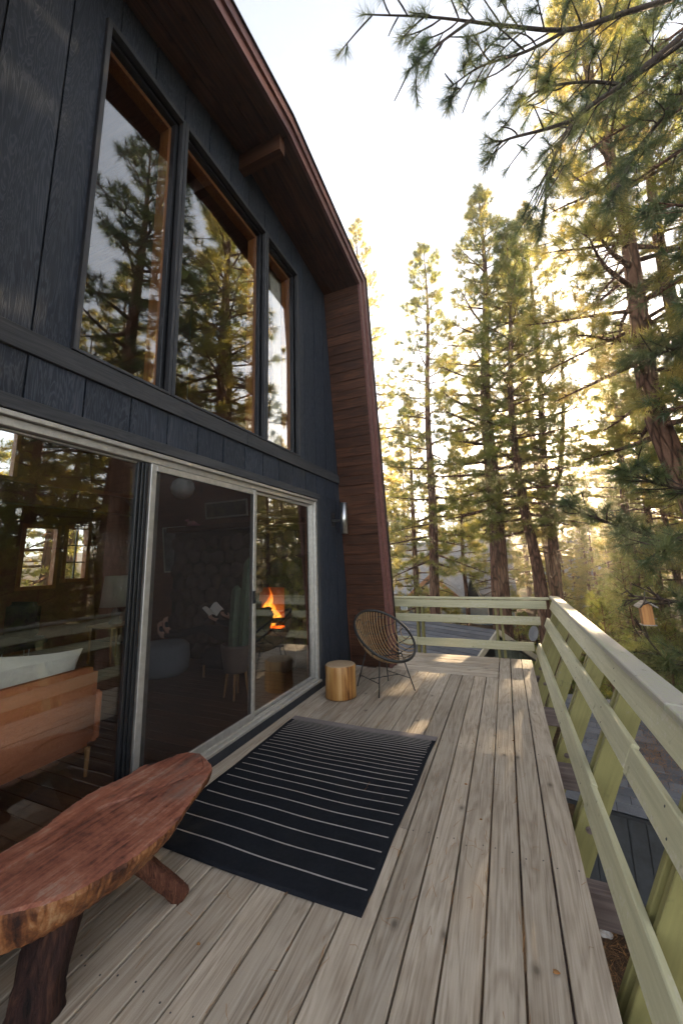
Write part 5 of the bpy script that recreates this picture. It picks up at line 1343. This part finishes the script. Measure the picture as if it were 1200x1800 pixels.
while cnt < 30:
    az = R_(qf.uniform(33, 78)); d = 9+26*qf.random()
    x, y = d*math.sin(az)+1, d*math.cos(az)
    if not free(x, y, 2.8) or x < 6.0: continue
    placed.append((x, y)); bg_pine(x, y, qf.choice([0, 2, 1, 2, 3]), qf.uniform(.75, 1.1), LRF, 'pines beside the deck', qf.random() < .8); cnt += 1
for x, y in ((-15, 8.5), (-18, 11), (-21, 7), (-17.5, 14), (-24, 12), (-14.5, 5)):
    bg_pine(x, y, qf.randrange(4), qf.uniform(.8, 1.0), 'pine behind the cabin seen through its back windows', 'pines behind the cabin')

# young pines and shrubs under the tall ones
sap = []
for i in range(3):
    mb, P, D, Sc = pine(80+i, (3.6, 4.6, 2.8)[i], .05, .06, (1.15, 1.3, 1.0)[i], 44, None, 2, 1.0, 4, .05)
    tm = mb.mesh('trunk', True); tm.materials.append(M['bark_far']); sap.append((tm, crown_mesh('crown', P, D, Sc, 'sap', M['needle'], 90+i)))
ys_ = [(1.9, 10.6, 0), (2.9, 12.6, 1), (1.3, 18.5, 2), (3.6, 14.8, 1), (5.2, 13.4, 0), (-4.6, 20.5, 1), (-6.4, 19.5, 0), (2.3, 20.5, 0), (6.2, 17, 1), (4.2, 22, 0), (-3.3, 23, 2), (.2, 21, 2), (7.5, 21, 1), (3.1, 10.9, 2)]
YL = ['bushy young pine just past the shed at the near verge', 'bushy young pine beside the dirt road by the stake', 'small young pine past the railing corner by the dish', 'bushy young pine across the road under the sun',
      'bushy young pine across the road at the picture edge', 'young pine behind the shingled house near the roof edge', 'young pine left of the slender trunk by the roof edge', 'young pine in the bright gap behind the forked pine',
      'young pine further back under the leaning pine', 'young pine beyond the road behind the sunlit stake', 'small young pine behind the slender trunk', 'small young pine behind the thick red trunk', 'tallest young pine far back at the picture edge', 'small young pine beside the bushy one past the shed']
for i, (x, y, k) in enumerate(ys_):
    z = gzf(x, y); t = thing('young_pine', (x, y, z), YL[i], 'tree', 'young pines under the tall ones')
    rz = rnd.uniform(0, 6); s = rnd.uniform(.85, 1.15)
    for nm_, me in zip(('trunk', 'crown'), sap[k]): o = link(nm_, me, None, t, (x, y, z)); o.rotation_euler = (0, 0, rz); o.scale = (s, s, s)
for i, (x, y, k) in enumerate(((7.2, 5.0, 1), (8.6, 7.4, 0), (6.6, 9.6, 1), (10.2, 5.6, 1), (9.4, 10.6, 0), (7.8, 12.4, 1), (12.0, 8.2, 0), (6.4, 3.2, 0))):
    z = gzf(x, y); t = thing('young_pine', (x, y, z), 'young pine beside the deck mirrored low in the glass doors', 'tree', 'young pines beside the deck')
    rz = rnd.uniform(0, 6); s = rnd.uniform(1.2, 1.7)
    for nm_, me in zip(('trunk', 'crown'), sap[k]): o = link(nm_, me, None, t, (x, y, z)); o.rotation_euler = (0, 0, rz); o.scale = (s, s, s)
def shrub(x, y, r, h, seed, label, n=900):
    g = np.random.default_rng(seed); z = gzf(x, y)
    p = g.normal(size=(n, 3)); p /= np.linalg.norm(p, axis=1)[:, None]; p *= (g.random((n, 1))**.4); p = p*np.array([r, r, h*.55])+np.array([0, 0, h*.5])
    v, f = [], []
    for c in p:
        a = g.normal(size=3); a /= np.linalg.norm(a); b = np.cross(a, g.normal(size=3)); b /= np.linalg.norm(b); s = .035*g.uniform(.7, 1.3)
        o = len(v); v += [tuple(c-a*s), tuple(c+b*s*.5), tuple(c+a*s), tuple(c-b*s*.5)]; f.append((o, o+1, o+2, o+3))
    t = thing('shrub', (x, y, z), label, 'shrub', 'shrubs along the road')
    link('foliage', MB().add(v, f).mesh('foliage'), M['shrub'], t, (x, y, z))
    mb = MB()
    for k in range(7):
        a = k*.9; mb.tube([(x, y, z-.05), (x+r*.4*math.cos(a), y+r*.4*math.sin(a), z+h*.4), (x+r*.7*math.cos(a), y+r*.7*math.sin(a), z+h*.75)], [.014, .009, .004], 5, False)
    part('stems', mb, M['twig'], t)
shrub(1.75, 12.9, .75, .8, 1, 'round green shrub at the near verge of the dirt road')
shrub(.9, 17.2, .9, .9, 2, 'low green shrub past the railing corner by the dish')
shrub(3.0, 14.4, .7, .9, 3, 'green shrub across the dirt road')

# grass beyond the railing and needle litter by the shed
def blades(name, areas, n, h, w, mat, label, seed, flat=False):
    g = np.random.default_rng(seed); V = []
    for (x0, x1, y0, y1), m_ in zip(areas, n):
        x = g.uniform(x0, x1, m_); y = g.uniform(y0, y1, m_); z = gz(x, y)
        a = g.uniform(0, 6.28, m_); hh = h*g.uniform(.5, 1.2, m_)
        if flat:
            b = np.stack([x, y, z+g.uniform(.005, .05, m_)], 1); tip = b+np.stack([np.cos(a)*hh, np.sin(a)*hh, g.uniform(-.01, .03, m_)], 1)
        else:
            b = np.stack([x, y, z-.01], 1); tip = b+np.stack([np.cos(a)*hh*.35, np.sin(a)*hh*.35, hh], 1)
        s = np.stack([-np.sin(a)*w, np.cos(a)*w, 0*a], 1); V.append(np.stack([b-s, b+s, tip], 1).reshape(-1, 3))
    V = np.concatenate(V); me = bpy.data.meshes.new(name); nt = len(V)//3
    me.from_pydata(V.tolist(), [], np.arange(nt*3).reshape(-1, 3).tolist())
    at = me.attributes.new('tint', 'FLOAT', 'POINT'); at.data.foreach_set('value', np.repeat(g.random(nt), 3).astype(np.float32))
    return tag(link(name, me, mat), label, name.replace('_', ' '), kind='stuff')
blades('grass', [(-1, 3, 15.5, 24), (1.2, 2.6, 9.5, 11), (4, 9, 11.5, 18), (-8, -2, 20, 26)], [9000, 1500, 5000, 4000], .32, .012, M['grass'], 'bright green grass under the pines past the deck', 3)
blades('needle_litter', [(.2, 4, 1, 6.4), (1, 5, 8.7, 11)], [9000, 4000], .16, .0022, M['litter'], 'fallen brown pine needles lying on the soil', 4, True)
# fallen needles gathered on the shed roof
g = np.random.default_rng(6); n_ = 1500
px_ = np.clip(g.normal(.95, .30, n_), .05, 2.7); py_ = np.clip(g.normal(.95, .32, n_), 0, 2.0)
a = g.uniform(0, 6.28, n_); V = []
for i in range(n_):
    z_ = -1.585+.26*(py_[i]+.17)+.024+g.random()*.012; c, s = math.cos(a[i])*.07, math.sin(a[i])*.07
    p0 = (px_[i], py_[i], z_); V += [(px_[i]-s*.03, py_[i]+c*.03, z_), (px_[i]+s*.03, py_[i]-c*.03, z_), (px_[i]+c, py_[i]+s, z_+.26*s+g.random()*.01)]
mb = turned(MB().add(V, [(3*i, 3*i+1, 3*i+2) for i in range(n_)]), so_, ux, uy)
tag(part('needle_litter', mb, M['litter']), 'orange heap of fallen needles on the shed roof', 'needle litter', kind='stuff')

g = np.random.default_rng(16); V = []
for i in range(420):
    if i < 260: x = XR-g.integers(0, 17)*PITCH-PITCH+.004+g.normal(0, .004); a = math.pi/2+g.normal(0, .18)
    else: x = g.uniform(-2.3, .2); a = g.uniform(0, 6.28)
    y = g.uniform(.8, 5.7); ln = g.uniform(.025, .11); c, s_ = math.cos(a), math.sin(a); z = .004+g.random()*.003
    if -2.2 < x < -.72 and 1.86 < y < 3.76: x += 1.0 if x < -1.2 else .75
    w = .0011; bnd = g.normal(0, .12)*ln
    V += [(x-s_*w, y+c*w, z), (x+s_*w, y-c*w, z), (x+c*ln*.5-s_*bnd+s_*w, y+s_*ln*.5+c*bnd-c*w, z+.002), (x+c*ln*.5-s_*bnd-s_*w, y+s_*ln*.5+c*bnd+c*w, z+.002), (x+c*ln, y+s_*ln, z)]
F = []
for i in range(420): o = i*5; F += [(o, o+1, o+2, o+3), (o+3, o+2, o+4)]
tag(part('needle_litter', MB().add(V, F), M['litter']), 'dry pine needles fallen on the deck and in its gaps', 'needle litter', kind='stuff')
# ------------------------------------------------------------------ air
hz = part('haze', MB().box((-205, -125, -9), (205, 155, 32)), None)
hm = NT('hazy_air'); pvn = hm.n('VolumePrincipled'); pvn.inputs['Color'].default_value = (1, .95, .88, 1); pvn.inputs['Density'].default_value = .0027; pvn.inputs['Anisotropy'].default_value = .78
hm.l(pvn.outputs[0], hm.out.inputs['Volume']); hz.data.materials.append(hm.m)
tag(hz, 'golden haze hanging in the evening air', 'haze', kind='stuff')
